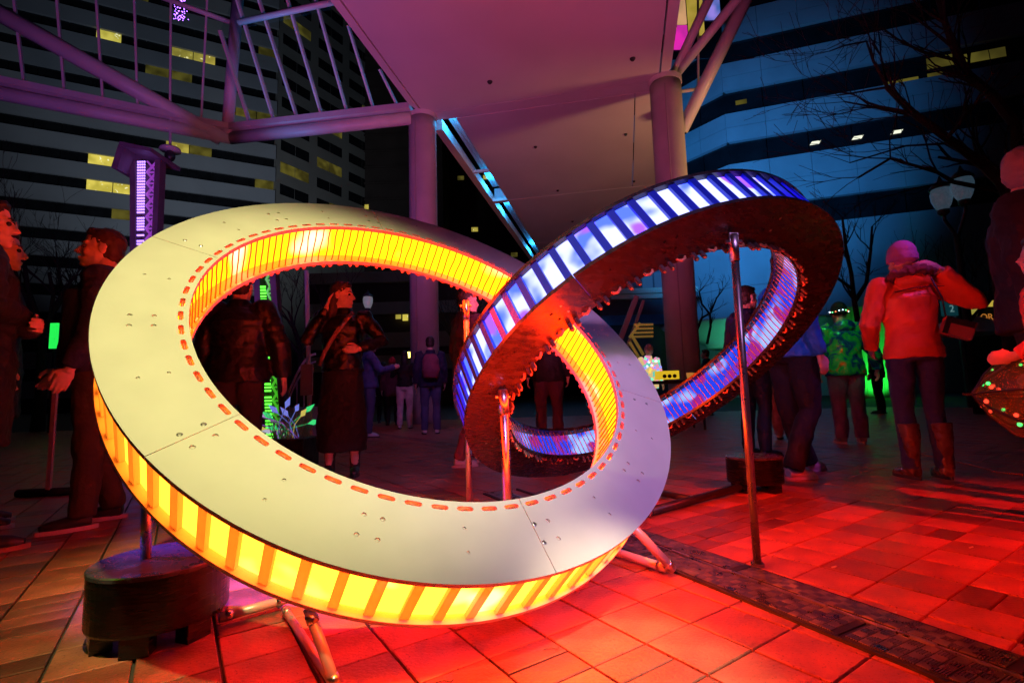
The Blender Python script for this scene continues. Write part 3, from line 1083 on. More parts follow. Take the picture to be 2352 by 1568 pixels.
def ring(name, label, C, u, v, n, phase, pale, seams, g_out, g_in, slots_front):
    root = bpy.data.objects.new(name, None)
    col.objects.link(root)
    M = Matrix((u, v, n)).transposed().to_4x4()
    M.translation = C
    root.matrix_world = M
    tag(root, label, 'ring sculpture', 'linked light rings')
    board = M_white if pale else M_black
    holes_all = []
    bolts = []
    for k in range(12):
        base_a = R_(2.4) + k * PI / 6 + (0 if pale else R_(5))
        for da in (-1.5, 1.5):
            for r in (0.863, 0.918):
                bolts.append((base_a + R_(da), r, 0.0066, k % 2 == 1 and da < 0))
        for r in (0.857, 0.922):
            bolts.append((base_a + PI / 12, r, 0.0048, False))
    panels = []
    for side in (0, 1):
        z0, z1 = (-PLY, 0.0) if side == 0 else (-TH, -TH + PLY)
        has_slots = (side == 0) == slots_front
        for k in range(6):
            a0 = seams[k]
            a1 = seams[(k + 1) % 6]
            if a1 < a0:
                a1 += 2 * PI
            gap = 0.0011
            sl_ = []
            if has_slots:
                for j in range(-NSEG, 3 * NSEG):
                    c = phase + j * STEP
                    if a0 + .01 < c < a1 - .01:
                        sl_.append(c)
            hs = []
            if side == 0:
                for (a, r, rad, dk) in bolts:
                    for w_ in (-2 * PI, 0, 2 * PI):
                        if a0 + .006 < a + w_ < a1 - .006:
                            hs.append((a + w_, r, rad))
            fp = annulus(a0 + gap, a1 - gap, z0, z1, sl_, hs).build('face_panel', board, root)
            if side == 0:
                panels.append((a0, a1, fp))
    # bolts: countersunk cups and steel heads
    cup = MB().loft([((0, 0, -0.006), 0.0055, 0.0055), ((0, 0, -0.0052), 0.006, 0.006), ((0, 0, -.004), .0064, .0064)], 10).mesh('bolt', board, True)
    head = MB().loft([((0, 0, -0.008), 0.0062, 0.0062), ((0, 0, 0.0005), 0.0062, 0.0062), ((0, 0, 0.0015), .004, .004)], 10).mesh('bolt', M_steel, False)
    for (a, r, rad, dk) in bolts:
        sc_ = rad / 0.0066
        own = next((p for (q0_, q1_, p) in panels if any(q0_ <= a + w_ <= q1_ for w_ in (-2 * PI, 0, 2 * PI))), root)
        inst('bolt', head if dk else cup, own, Matrix.Translation((r * math.cos(a), r * math.sin(a), 0)) @ Matrix.Scale(sc_, 4))
    # light cores
    MB().arc(0.972, 0.977, -TH + PLY + .001, -PLY - .001, 0, 2 * PI, 148).build('outer_diffuser', g_out, root)
    MB().arc(0.835, 0.84, -TH + PLY + .001, -PLY - .001, 0, 2 * PI, 148).build('inner_diffuser', g_in, root)
    # dividers between the faces on the outside
    dv = MB().box((0.984, 0, -TH / 2), (0.014, 0.024 if pale else 0.028, TH - 2 * PLY - .002)).mesh('divider', M_acryl if pale else mat('blue divider', (.012, .045, .55), .35))
    for k in range(NSEG):
        inst('divider', dv, root, Matrix.Rotation(phase + STEP * (k + .5), 4, 'Z'))
    # rods across the inside
    M_rod = mat('amber tube' if pale else 'copper tube', (0.55, 0.22, 0.06) if pale else (0.55, 0.30, 0.10), 0.35)
    rods = []
    for q in range(4):
        rb_ = random.Random(q)
        pts = []
        for i in range(7):
            z = -PLY + .004 - (TH - 2 * PLY + .008) * i / 6
            e_ = math.sin(PI * i / 6)
            pts.append((0.7925 + rb_.uniform(-.001, .001) * e_, (.0022 * math.sin(PI * 2 * i / 6) * (q - 1.5) + rb_.uniform(-.0006, .0006)) * e_ ** .3 if 0 < i < 6 else 0, z))
        rods.append(MB().tube(pts, 0.0026 if pale else 0.0032, 6).mesh('rod', M_rod, True))
    for k in range(NSEG * 2):
        inst('rod', rods[random.randrange(4)], root, Matrix.Rotation(phase + STEP * (k / 2 + .25), 4, 'Z'))
    # peg and loop hardware on the far side of the slots
    sgn = -1 if slots_front else 1
    zb = -TH if slots_front else 0.0
    M_peg = mat('peg white' if pale else 'peg black', (0.6, 0.5, 0.45) if pale else (0.06, 0.05, 0.05), 0.4)
    peg = MB()
    PL = 0.016 if pale else 0.030
    peg.tube([(0.795, 0, zb), (0.795, 0, zb + sgn * PL)], 0.0095, 10)
    peg.m = 1
    peg.tube([(0.795, 0, zb + sgn * PL), (0.795, 0, zb + sgn * (PL + .006))], 0.0048, 8)
    pm = peg.mesh('peg', [M_peg, M_rod], False)
    lp = MB()
    lp.tube([(0.797, -.018, zb - sgn * .004), (0.797, -.013, zb + sgn * .008), (0.797, 0, zb + sgn * .014), (0.797, .013, zb + sgn * .008), (0.797, .018, zb - sgn * .004)], 0.0055, 8)
    lm = lp.mesh('tube_loop', mat('loop tube', (0.62, 0.25, 0.12) if pale else (0.5, .28, .1), .4), True)
    for k in range(NSEG):
        a = phase + STEP * k
        if k % 2 == 0:
            for d_ in (-0.25, 0.25):
                inst('peg', pm, root, Matrix.Rotation(a + STEP * d_, 4, 'Z'))
        else:
            inst('tube_loop', lm, root, Matrix.Rotation(a, 4, 'Z'))
    # tubes seen in the slots
    zs = -0.004 if slots_front else -TH + .004
    sl2 = MB()
    sl2.tube([(0.8, -.02, zs - .012), (0.8, -.011, zs - .003), (0.8, 0, zs - .001), (0.8, .011, zs - .003), (0.8, .02, zs - .012)], 0.0042, 6)
    sm = sl2.mesh('slot_tube', mat('slot tube', (0.75, 0.20, 0.08), .35), True)
    for k in range(NSEG):
        inst('slot_tube', sm, root, Matrix.Rotation(phase + STEP * k, 4, 'Z'))
    return root


cA = Vector((-0.301, 1.874, 0.929))
uA, vA, nA = Vector((0.83646, 0.54802, 0)), Vector((-0.38929, 0.59418, 0.70385)), Vector((0.38572, -0.58874, 0.71035))
cB = Vector((0.718, 2.499, 0.759))
uB, vB, nB = Vector((0.83591, 0.54886, 0)), Vector((0.43932, -0.66908, 0.59944)), Vector((0.32901, -0.50108, -0.80042))
phA = R_(185.2)
seamsA = sorted([(phA + STEP * (k + .5)) % (2 * PI) for k in (5, 17, 30, 42, 54, 67)])
phB = R_(2.0)
seamsB = sorted([(R_(149.4) + i * PI / 3) % (2 * PI) for i in range(6)])
GA_out = glow('amber lamp outer', (55.0, 3.0, 0.12), (50.0, 3.2, 0.8), 6.0, 0.55, 0.68, seed=1.0, dim=(9.0, 1.6, 0.08))
GA_in = glow('amber lamp inner', (65.0, 1.3, 0.012), (52.0, 1.9, 1.0), 3.6, 0.56, 0.70, seed=5.0)
GB_out = glow('blue lamp outer', (0.14, 0.26, 3.2), (1.0, 1.1, 2.6), 7.5, 0.36, 0.54, (0.55, 0.16, 3.0), 6.5, 2.0, .56, .64)
GB_in = glow('blue lamp inner', (0.02, 0.06, 0.9), (0.40, 0.62, 1.5), 5.0, 0.46, 0.60, (0.34, 0.02, 0.30), 8.0, 4.0, .52, .62)
ringA = ring('light_ring', 'large tilted pale ring glowing yellow and orange inside', cA, uA, vA, nA, phA, True, seamsA, GA_out, GA_in, True)
ringB = ring('light_ring', 'black ring glowing blue and white, linked through the pale ring', cB, uB, vB, nB, phB, False, seamsB, GB_out, GB_in, False)


# ------------------------------------------------------------------ stands, poles and drums
def drum(label, c, r, ztop, feet):
    t = thing('wooden_drum', label, 'pedestal', (c[0], c[1], 0), 0, 'dark drum pedestals')
    m = mat('dark stained wood', (0.004, 0.0035, 0.004), 0.24, var=.4, vscale=8, bump=.14, bscale=26, stretch=(1, 1, 7))
    cx, cy = c
    MB().loft([((cx, cy, 0.055), r * .985, r * .985), ((cx, cy, .062), r, r), ((cx, cy, ztop - .014), r, r), ((cx, cy, ztop - .013), r * .985, r * .985)], 56).build('body', m, t, smooth=False)
    MB().loft([((cx, cy, ztop - .0125), r * 1.01, r * 1.01), ((cx, cy, ztop - .003), r * 1.01, r * 1.01), ((cx, cy, ztop), r * .99, r * .99)], 56).build('lid', mat('dark lid', (.06, .05, .07), .3, var=.2, vscale=20, bump=.1, bscale=70), t)
    for a in feet:
        a = R_(a)
        MB().box((cx + math.cos(a) * r * .78, cy + math.sin(a) * r * .78, .0275), (.07, .05, .054), Matrix.Rotation(a + PI / 2, 3, 'Z')).build('leg', m, t)
    return t


drum('round dark wooden drum pedestal at front left under the pale ring', (-1.07, 1.55), .178, .212, (225, 285, 340, 60, 140))
drum('smaller round dark drum pedestal behind the black pole at right', (1.575, 3.35), .172, .222, (215, 300, 30, 120))


def pole(label, pts, r, m, foot=None, name='support_pole', clamp=True):
    p = [Vector(q) for q in pts]
    t = thing(name, label, 'pole', (p[0].x, p[0].y, 0 if p[0].z < .1 else p[0].z), 0, 'poles holding the rings')
    MB().tube(p, r, 14).build('tube', m, t, smooth=True)
    if clamp:
        d_ = (p[-1] - p[0]).normalized()
        MB().tube([p[-1] - d_ * .10, p[-1] - d_ * .005], r * 1.22, 12).build('clamp', M_steel, t, smooth=True)
        MB().box(p[-1] - d_ * .015, (.032, .016, .034)).build('bracket', M_steel, t)
        MB().tube([p[-1] + Vector((-.03, 0, -.03)), p[-1] + Vector((.03, 0, -.03))], .007, 6).build('bolt', M_steel, t)
    if foot:
        MB().loft([((p[0].x, p[0].y, .001), foot, foot), ((p[0].x, p[0].y, .012), foot, foot)], 16).build('foot', m, t)
    return t


M_pole = mat('dark steel pole', (0.22, 0.2, 0.19), 0.3, 0.8, var=.1, vscale=10)
b_ = G(1740, 1300)
pole('tall dark steel pole standing on the pavers right of both rings', [b_, (0.830, 1.785, 1.235)], .0145, M_pole, .024)
pole('steel pole in front of the black ring inside the pale ring', [(-.035, 2.13, 0), (-0.045, 2.085, 0.69)], .019, M_steel, .04)
p_ = cA + (uA * math.cos(R_(62)) + vA * math.sin(R_(62))) * 0.87 - nA * TH
q_ = on(1070, 690, cA - nA * TH, nA)
pole('thin steel pole holding up the far side of the pale ring', [(q_.x - .005, q_.y + .03, 0), q_], .016, M_steel, .035)
b_ = G(335, 1281, .2125)
q_ = at(337, 1110, b_.y)
pole('short steel post rising from the front left drum', [b_, q_], .0145, M_steel, None, clamp=False)


def pipes(label, segs, m, grp='floor braces of the rings'):
    t = thing('pipe_brace', label, 'brace', segs[0][0], 0, grp)
    for a_, b2, r in segs:
        MB().tube([a_, b2], r, 12).build('pipe', m, t, smooth=True)
        d_ = (Vector(b2) - Vector(a_)).normalized()
        MB().tube([Vector(a_) + d_ * .015, Vector(a_) + d_ * .035], r * 1.16, 10).build('fitting', M_steel, t, smooth=True)
        MB().tube([Vector(b2) - d_ * .035, Vector(b2) - d_ * .015], r * 1.16, 10).build('fitting', M_steel, t, smooth=True)
    return t


M_pale = mat('cream painted pipe', (0.6, 0.56, 0.5), 0.35, .3)
f1 = G(1545, 1306, .02)
pipes('cream pipe brace meeting the floor right of the pale ring', [(f1, on(1440, 1195, cA - nA * .21, nA), .016), (f1 + Vector((-.02, .01, 0)), G(1370, 1252, .02), .016)], M_pale)
f2 = G(775, 1585, .015)
pipes('cream and pink pipe brace under the front of the pale ring', [(f2, on(708, 1395, cA - nA * .21, nA), .0125), (f2 + Vector((-.012, .02, 0)), G(655, 1400, .02), .011)], M_pale)
pipes('long floor pipe running from the front drum under the pale ring', [(Vector((-.90, 1.56, .03)), G(660, 1375, .03), .014)], M_pale)
pipes('black floor pipes leading to the drum at right', [(Vector((1.47, 3.30, .035)), G(1480, 1178, .025), .024), (G(1598, 1148, .03), G(1500, 1128, .03), .02)], M_blacksteel)

# ------------------------------------------------------------------ diamond plate trench cover
D = Vector((0.453, -0.891, 0)).normalized()
PV_ = Vector((0.892, 0.452, 0)).normalized()
ramp = thing('trench_cover', 'dark diamond plate trench cover crossing the pavers at lower right', 'trench cover', PV_ * 1.5 + D * -1.2)
Mt = Matrix((PV_, D, Z3)).transposed()


def tp(p, s, z):
    q = PV_ * p + D * s
    return Vector((q.x, q.y, z))


cuts = [-3.2, -2.35, -1.62, -0.86, -0.10, 0.6]
for (p0, p1, zc) in ((1.381, 1.513, .006), (1.532, 1.621, .010)):
    for k in range(5):
        s0, s1 = cuts[k], cuts[k + 1]
        if p0 > 1.5:
            s0 += .31
            s1 += .31
        MB().box(tp((p0 + p1) / 2, (s0 + s1) / 2, zc / 2), (p1 - p0, s1 - s0 - .006, zc + .008), Mt).build('cover_plate', M_treads, ramp)
        b = MB()
        zt_ = zc / 2 + (zc + .008) / 2
        na = 4 if p0 < 1.5 else 3
        pit = (p1 - p0 - .006) / na
        ns = int((s1 - s0 - .02) / pit)
        for i in range(ns):
            for j in range(na):
                c0 = p0 + .003 + (j + .5) * pit
                c1 = s0 + .012 + (i + .5) * pit
                for q in range(5):
                    o_ = (q - 2) * .0062
                    if (i + j) % 2:
                        b.box(tp(c0 + o_, c1, zt_ + .0012), (.0028, .027, .003), Mt)
                    else:
                        b.box(tp(c0, c1 + o_, zt_ + .0012), (.027, .0028, .003), Mt)
        b.build('tread', M_bar, ramp, kind='stuff')
MB().box(tp(1.5225, -1.3, .004), (.008, 3.8, .018), Mt).build('rail', M_steel, ramp)
MB().box(tp(1.374, -1.3, .002), (.01, 3.8, .014), Mt).build('rail', M_treads, ramp)
MB().box(tp(1.630, -1.3, .004), (.012, 3.8, .018), Mt).build('rail', M_treads, ramp)
for k in range(9):
    MB().box(tp(1.5225, -2.1 + k * .27, .0145), (.010, .09, .004), Mt).build('hinge', M_steel, ramp)

# litter on the floor
litter = [((1723, 1295), .02, 'white paper scrap beside the black pole foot'), ((2345, 1512), .05, 'pale stick lying at the right edge of the pavers'), ((2040, 1410), .03, 'curled pale straw near the trench cover'), ((1910, 1302), .022, 'thin bent straw on the red lit pavers'),
          ((2226, 1257), .02, 'small crumpled wrapper on a paver joint')]
for (x, y), L, lab in litter:
    q = G(x, y, .003)
    o = MB().tube([q, q + Vector((L * .6, -.004, .004)), q + Vector((L, L * .3, .001))], .0028, 6).build('litter', mat('litter', (.6, .55, .5), .6))
    tag(o, lab, 'litter')
for (x, y), lab in (((1248, 1490), 'dark curved twig lying on the bright pavers in front'), ((843, 1580), 'dark twig at the bottom of the red lit pavers'), ((1000, 1566), 'short dark twig on a joint of the front pavers')):
    q = G(x, y, .003)
    o = MB().tube([q, q + Vector((.02, .003, .002)), q + Vector((.035, -.001, .001)), q + Vector((.042, .006, .002))], .0012, 5).build('twig', mat('twig', (.08, .05, .03), .8))
    tag(o, lab, 'twig')

# ------------------------------------------------------------------ people
TEX = {}


def ctex(name, size, kind='CLOUDS'):
    if name not in TEX:
        t_ = bpy.data.textures.new(name, kind)
        t_.noise_scale = size
        TEX[name] = t_
    return TEX[name]


T_fold = ctex('folds', 0.10)
T_fine = ctex('fine folds', 0.035)
T_hair = ctex('hair', 0.018)
SKIN = (0.62, 0.40, 0.31)


def fuse(name, b, m, parent, vox, disp=0.0, tex=None, smooth=4):
    me = b.mesh(name, m, True)
    o = bpy.data.objects.new(name, me)
    col.objects.link(o)
    o.parent = parent
    r = o.modifiers.new('fuse', 'REMESH')
    r.mode = 'VOXEL'
    r.voxel_size = vox
    r.use_smooth_shade = True
    if smooth:
        s_ = o.modifiers.new('smooth', 'SMOOTH')
        s_.factor = 0.5
        s_.iterations = smooth
    if disp:
        d_ = o.modifiers.new('folds', 'DISPLACE')
        d_.texture = tex or T_fold
        d_.strength = disp
        d_.mid_level = 0.5
        d_.texture_coords = 'LOCAL'
    return o


def V(*a):
    return Vector(a)


def hand(b, wrist, dirv, palmn, s=1.0, curl=0.5, side=1, spread=0.0):
    """hand from the wrist along dirv, palm facing palmn; thumb on side"""
    y = Vector(dirv).normalized()
    z = -(Vector(palmn) - y * Vector(palmn).dot(y)).normalized()
    x = y.cross(z) * side
    w_ = Vector(wrist)

    def P(a, c, d_):
        return w_ + (x * a + y * c + z * d_) * s
    Mh = Matrix((x, y, z)).transposed()
    b.ell(P(0, .045, 0), (.040 * s, .052 * s, .016 * s), Mh, 10, 8)
    b.tube([P(0, -.03, 0), P(0, .02, 0)], [.026 * s, .027 * s], 8)
    for i, (xx, L, y0) in enumerate(((.030, .068, .088), (.0105, .078, .093), (-.0095, .072, .090), (-.028, .055, .082))):
        p0 = P(xx * .9, y0 - .035, 0)
        p1 = P(xx * (1 + spread), y0, 0.0)
        a1 = curl * 0.9
        q = p1 + (y * math.cos(a1) - z * math.sin(a1)) * L * .45 * s
        a2 = curl * 2.0
        q2 = q + (y * math.cos(a2) - z * math.sin(a2)) * L * .32 * s
        a3 = curl * 2.7
        q3 = q2 + (y * math.cos(a3) - z * math.sin(a3)) * L * .25 * s
        b.tube([p0, p1, q, q2, q3], [.010 * s, .0098 * s, .009 * s, .0083 * s, .0068 * s], 8)
    t0 = P(.026, .018, -.004)
    t1 = P(.050, .042, -.012)
    t2 = P(.056, .072, -.020)
    t3 = P(.050, .094, -.028)
    b.tube([t0, t1, t2, t3], [.0135 * s, .012 * s, .0105 * s, .008 * s], 8)


def head_shape(b, Mh):
    """face looking along +y; Mh places it (head centre at eye height)"""
    R3 = Mh.to_3x3()

    def E(c, r, rot=None):
        b.ell(Mh @ Vector(c), r, R3 @ rot if rot is not None else R3, 14, 10)
    E((0, -.012, .035), (.075, .096, .092))
    E((0, .018, -.03), (.064, .070, .085))
    E((0, .045, -.072), (.048, .045, .038))
    E((0, .071, -.098), (.024, .022, .017))
    E((0, .066, .028), (.058, .022, .016))
    E((.036, .055, -.030), (.024, .026, .026))
    E((-.036, .055, -.030), (.024, .026, .026))
    E((0, .086, -.062), (.024, .013, .0075))
    E((0, .084, -.073), (.022, .013, .0085))
    b.tube([Mh @ V(0, .078, .022), Mh @ V(0, .096, -.004), Mh @ V(0, .112, -.027), Mh @ V(0, .098, -.038)], [.009, .0105, .0135, .010], 8)
    for s_ in (-1, 1):
        E((s_ * .013, .094, -.033), (.009, .012, .009))
        E((s_ * .076, -.012, -.006), (.009, .020, .033), Matrix.Rotation(R_(-12), 3, 'X'))
        E((s_ * .080, -.020, .004), (.008, .012, .022))


def skel(s, P):
    """default joints for a 1.75 m figure; P overrides"""
    J = dict(hipL=V(-.09, 0, .93), hipR=V(.09, 0, .93), knL=V(-.105, .02, .50), knR=V(.105, .02, .50), anL=V(-.11, -.02, .09), anR=V(.11, -.02, .09),
             shL=V(-.185, 0, 1.42), shR=V(.185, 0, 1.42), elL=V(-.25, -.03, 1.14), elR=V(.25, -.03, 1.14), wrL=V(-.26, .06, .90), wrR=V(.26, .06, .90),
             neck=V(0, -.01, 1.47), head=V(0, .02, 1.625), chest=V(0, 0, 1.28), waist=V(0, 0, 1.06), toeL=0.0, toeR=0.0)
    J.update(P)
    return {k: (v * s if isinstance(v, Vector) else v) for k, v in J.items()}


def person(label, loc, yaw, h, top, legs, shoes, pose=None, hy=0, hp=0, hair=None, hat=None, vox=.012, coat=None, hands=('relax', 'relax'),
           puff=False, sole=None, wide=1.0, skirt=None, collar=True, eyes=False, boots=False, group='visitors on the plaza', tilt=0, long_hair=False, backpack=None, hood=False, face_vox=None, category='person', hair_back=0.0):
    s = h / 1.75
    J = skel(s, pose or {})
    root = thing('person', label, category, (loc[0], loc[1], loc[2] if len(loc) > 2 else 0), R_(yaw), group, world=False)
    b = MB()
    Mh = Matrix.Translation(J['head']) @ Matrix.Rotation(R_(hy), 4, 'Z') @ Matrix.Rotation(R_(hp), 4, 'X') @ Matrix.Rotation(R_(tilt), 4, 'Y') @ Matrix.Scale(s * 1.02, 4)
    Mr = Mh.copy()
    hb = MB()
    Mn = Mh.normalized()
    head_shape(b, Mh) if False else None
    tmp = MB()
    head_shape(tmp, Matrix.Identity(4))
    n0_ = len(b.v)
    for v_ in tmp.v:
        b.v.append(Mh @ v_)
    for f_ in tmp.f:
        b.face(*[i + n0_ for i in f_])
    b.tube([J['neck'] + V(0, -.015, -.04) * s, Mh @ V(0, -.025, -.05)], [.060 * s, .054 * s], 12)
    b.tube([J['waist'] + V(0, 0, -.14) * s, J['waist'], J['chest'], J['neck'] + V(0, 0, -.05) * s], [.105 * s, .10 * s, .115 * s, .07 * s], 12)
    for q in 'LR':
        sg = -1 if q == 'L' else 1
        b.tube([J['chest'] + V(sg * .05, 0, .08) * s, J['sh' + q], J['el' + q], J['wr' + q]], [.06 * s, .05 * s, .038 * s, .027 * s], 10)
        b.tube([J['waist'] + V(sg * .05, 0, -.1) * s, J['hip' + q], J['kn' + q], J['an' + q]], [.07 * s, .075 * s, .05 * s, .036 * s], 10)
        hd = hands[0 if q == 'L' else 1]
        if hd:
            fd = (J['wr' + q] - J['el' + q]).normalized()
            if hd == 'relax':
                hand(b, J['wr' + q], fd, V(-sg, 0.15, 0), s, .38, -sg)
            else:
                dv_, pn_, cu_ = hd
                hand(b, J['wr' + q], dv_, pn_, s, cu_, -sg)
    fv = face_vox or vox
    body = fuse('body', b, mat('skin', SKIN, 0.5, var=.08, vscale=40), root, min(fv, .012), smooth=2 if fv < .007 else 1)
    if eyes:
        for sg in (-1, 1):
            MB().ell(Mh @ V(sg * .031, .0775, .004), .0115 * s, None, 10, 8).build('eye', mat('eye', (.05, .035, .03), .15), body, smooth=True)
            br_ = MB().tube([Mh @ V(sg * .014, .088, .026), Mh @ V(sg * .034, .087, .032), Mh @ V(sg * .052, .074, .026)], [.004 * s, .005 * s, .003 * s], 6)
            br_.build('eyebrow', mat('dark hair', (.025, .016, .012), .6), body, smooth=True)
    # trousers
    lg = MB()
    if legs:
        lm, lr = legs
        lg.loft([((J['waist'].x, J['waist'].y, J['waist'].z - .02 * s), .150 * s * wide, .115 * s), ((0, 0, .97 * s), .168 * s * wide, .128 * s), ((0, 0, .86 * s), .17 * s * wide, .125 * s)], 18)
        for q in 'LR':
            lg.tube([J['hip' + q] + V(0, 0, .02) * s, J['hip' + q] + (J['kn' + q] - J['hip' + q]) * .5, J['kn' + q], (J['kn' + q] + J['an' + q]) / 2 + V(0, -.012, 0) * s, J['an' + q] + V(0, 0, -.02) * s],
                    [.098 * s * lr, .085 * s * lr, .064 * s * lr, .066 * s * lr, .058 * s * lr], 12)
        fuse('trousers', lg, lm, root, max(vox, .010), .022, T_fold, 3)
    if skirt:
        sb = MB()
        secs = []
        for i in range(9):
            t_ = i / 8
            secs.append(((0, 0, (1.08 - t_ * .86) * s), (.145 + .075 * math.sin(t_ * PI * .6)) * s, (.115 + .06 * t_) * s))
        sb.loft(secs, 22)
        fuse('skirt', sb, skirt, root, max(vox, .010), .03, T_fold, 3)
    # shoes
    for q in 'LR':
        sg = -1 if q == 'L' else 1
        a = J['an' + q]
        rot = Matrix.Rotation(R_(J['toe' + q] - sg * 8), 3, 'Z')

        def F(x, y, z):
            return V(a.x, a.y, a.z - .09 * s) + rot @ (V(x, y, z) * s)
        sb = MB()
        sb.tube([F(0, -.045, .05), F(0, .0, .05), F(0, .06, .042), F(0, .13, .034), F(0, .175, .028)], [.038 * s, .042 * s, .042 * s, .036 * s, .022 * s], 10)
        if boots:
            sb.tube([F(0, -.01, .05), F(0, -.012, .16), F(0, -.018, .30), F(0, -.01, .40)], [.046 * s, .047 * s, .062 * s, .066 * s], 12)
        shoe_ = fuse('boot' if boots else 'shoe', sb, shoes, root, max(vox * .8, .007), .012 if boots else .006, T_fine, 2)
        so = MB()
        for z in (0.001, .024):
            for k in range(16):
                an_ = 2 * PI * k / 16
                yy = math.sin(an_)
                wq = .040 if yy > -.2 else .034
                so.v.append(F(wq * math.cos(an_) * (1.06 if 0 < yy < .7 else 1), .06 + .135 * yy, z))
        for k in range(16):
            k2 = (k + 1) % 16
            so.face(k, k2, 16 + k2, 16 + k)
        so.face(*range(16)[::-1])
        so.face(*range(16, 32))
        so.build('sole', sole or mat('dark sole', (.04, .04, .04), .6), shoe_, smooth=False)
    # jacket
    if top:
        tm, length, bulk = top
        jb = MB()
        zt_ = J['neck'].z
        hem = length * s
        n_ = 26 if puff else 9
        secs = []
        wv_ = J['waist']
        for i in range(n_ + 1):
            t_ = i / n_
            z = hem + (zt_ - .035 * s - hem) * t_
            zz = z / s
            if zz < .95:
                rx, ry = .185, .14
            elif zz < 1.08:
                u_ = (zz - .95) / .13
                rx, ry = .185 - .025 * u_, .14 - .015 * u_
            elif zz < 1.32:
                u_ = (zz - 1.08) / .24
                rx, ry = .16 + .03 * u_, .125 + .01 * u_
            else:
                u_ = (zz - 1.32) / .14
                rx, ry = .19 - .105 * u_ ** 1.7, .135 - .06 * u_ ** 1.5
            if puff:
                wob = 1 + (.045 if puff is True else puff) * abs(math.sin(PI * (zz - .8) / .062))
                rx *= wob
                ry *= wob
            cx_ = wv_.x + (J['chest'].x - wv_.x) * max(0, min(1, (zz - 1.06) / .22))
            cy_ = wv_.y + (J['chest'].y - wv_.y) * max(0, min(1, (zz - 1.06) / .22))
            secs.append(((cx_, cy_, z), rx * s * bulk * wide, ry * s * bulk))
        jb.loft(secs, 24)
        for q in 'LR':
            sg = -1 if q == 'L' else 1
            A, B_, C_ = J['sh' + q], J['el' + q], J['wr' + q]
            C_ = C_ - (C_ - B_).normalized() * .01 * s
            if puff:
                pts, rad = [], []
                for i in range(25):
                    t_ = i / 24
                    p = A + (B_ - A) * (t_ * 2) if t_ < .5 else B_ + (C_ - B_) * (t_ * 2 - 1)
                    pts.append(p)
                    rad.append((.078 - .028 * t_) * s * bulk * (1 + .07 * abs(math.sin(PI * t_ * 9))))
                jb.tube(pts, rad, 14)
                jb.ell(A, .085 * s * bulk)
            else:
                jb.tube([A - V(sg * .05, 0, -.01) * s, A, A + (B_ - A) * .5, B_, B_ + (C_ - B_) * .5, C_], [.075 * s * bulk, .080 * s * bulk, .068 * s * bulk, .060 * s * bulk, .054 * s * bulk, .045 * s * bulk], 14)
        if collar:
            jb.tube([J['neck'] + V(0, -.012, -.05) * s, J['neck'] + V(0, -.012, .045) * s], [.092 * s, .080 * s], 14)
        if hood:
            jb.ell(J['neck'] + V(0, -.085, -.01) * s, (.125 * s, .075 * s, .085 * s))
        fuse('jacket', jb, tm, root, max(vox, .0095), .020 if puff else .034, T_fold, 2 if puff else 3)
    # hair and hats
    if hair:
        hb = MB()
        I4 = []
        tmp = MB()
        tmp.ell((0, -.024, .052), (.081, .098, .088), None, 14, 10)
        tmp.ell((0, -.050 - hair_back, .004), (.079, .064, .085), None, 12, 8)
        tmp.ell((0, .045, .098), (.055, .035, .030), None, 10, 8)
        if long_hair:
            tmp.ell((0, -.075, -.09), (.085, .05, .13), None, 12, 8)
            tmp.ell((0, -.085, -.2), (.075, .04, .12), None, 12, 8)
        for v_ in tmp.v:
            hb.v.append(Mh @ v_)
        hb.f = tmp.f
        hb.mi = tmp.mi
        fuse('hair', hb, hair, root, max(min(vox, .009), .006), .016, T_hair, 1)
    if hat:
        hm, kind = hat
        hb = MB()
        tmp = MB()
        if kind == 'beanie':
            tmp.ell((0, -.014, .055), (.088, .107, .105), None, 18, 12)
            tmp.loft([((0, -.014, -.005), .088, .106), ((0, -.014, .0), .094, .112), ((0, -.014, .045), .094, .112), ((0, -.014, .05), .088, .106)], 20)
        elif kind == 'cap':
            tmp.ell((0, -.014, .06), (.084, .104, .085), None, 16, 10)
            tmp.loft([((0, .02, .045), .08, .135), ((0, .02, .055), .08, .135)], 18)
        else:
            tmp.ell((0, -.02, .02), (.092, .112, .125), None, 16, 10)
        for v_ in tmp.v:
            hb.v.append(Mh @ v_)
        hb.f = tmp.f
        hb.mi = tmp.mi
        fuse('hood' if kind == 'hood' else kind, hb, hm, root, .008, .006, T_fine, 1)
    if backpack:
        pb = MB()
        pb.loft([((0, -.20 * s, 1.0 * s), .13 * s, .09 * s), ((0, -.22 * s, 1.12 * s), .16 * s, .11 * s), ((0, -.2 * s, 1.32 * s), .15 * s, .10 * s), ((0, -.17 * s, 1.42 * s), .10 * s, .06 * s)], 16)
        fuse('backpack', pb, backpack, root, .014, .012, T_fold, 2)
    return root, J, Mh


def local(root, b, name, m, smooth=True):
    return b.build(name, m, None, smooth) if root is None else _loc(root, b, name, m, smooth)


def part(root, kind):
    return next((c for c in root.children if c.name.split('.')[0] == kind), root)


def _loc(root, b, name, m, smooth=True):
    o = bpy.data.objects.new(name, b.mesh(name, m, smooth))
    col.objects.link(o)
    o.parent = root
    return o


def cloth(name, c, rough=.75, var=.25, bump=.5, bscale=17, **k):
    return mat(name, c, rough, var=var, vscale=7, bump=bump, bscale=bscale, **k)


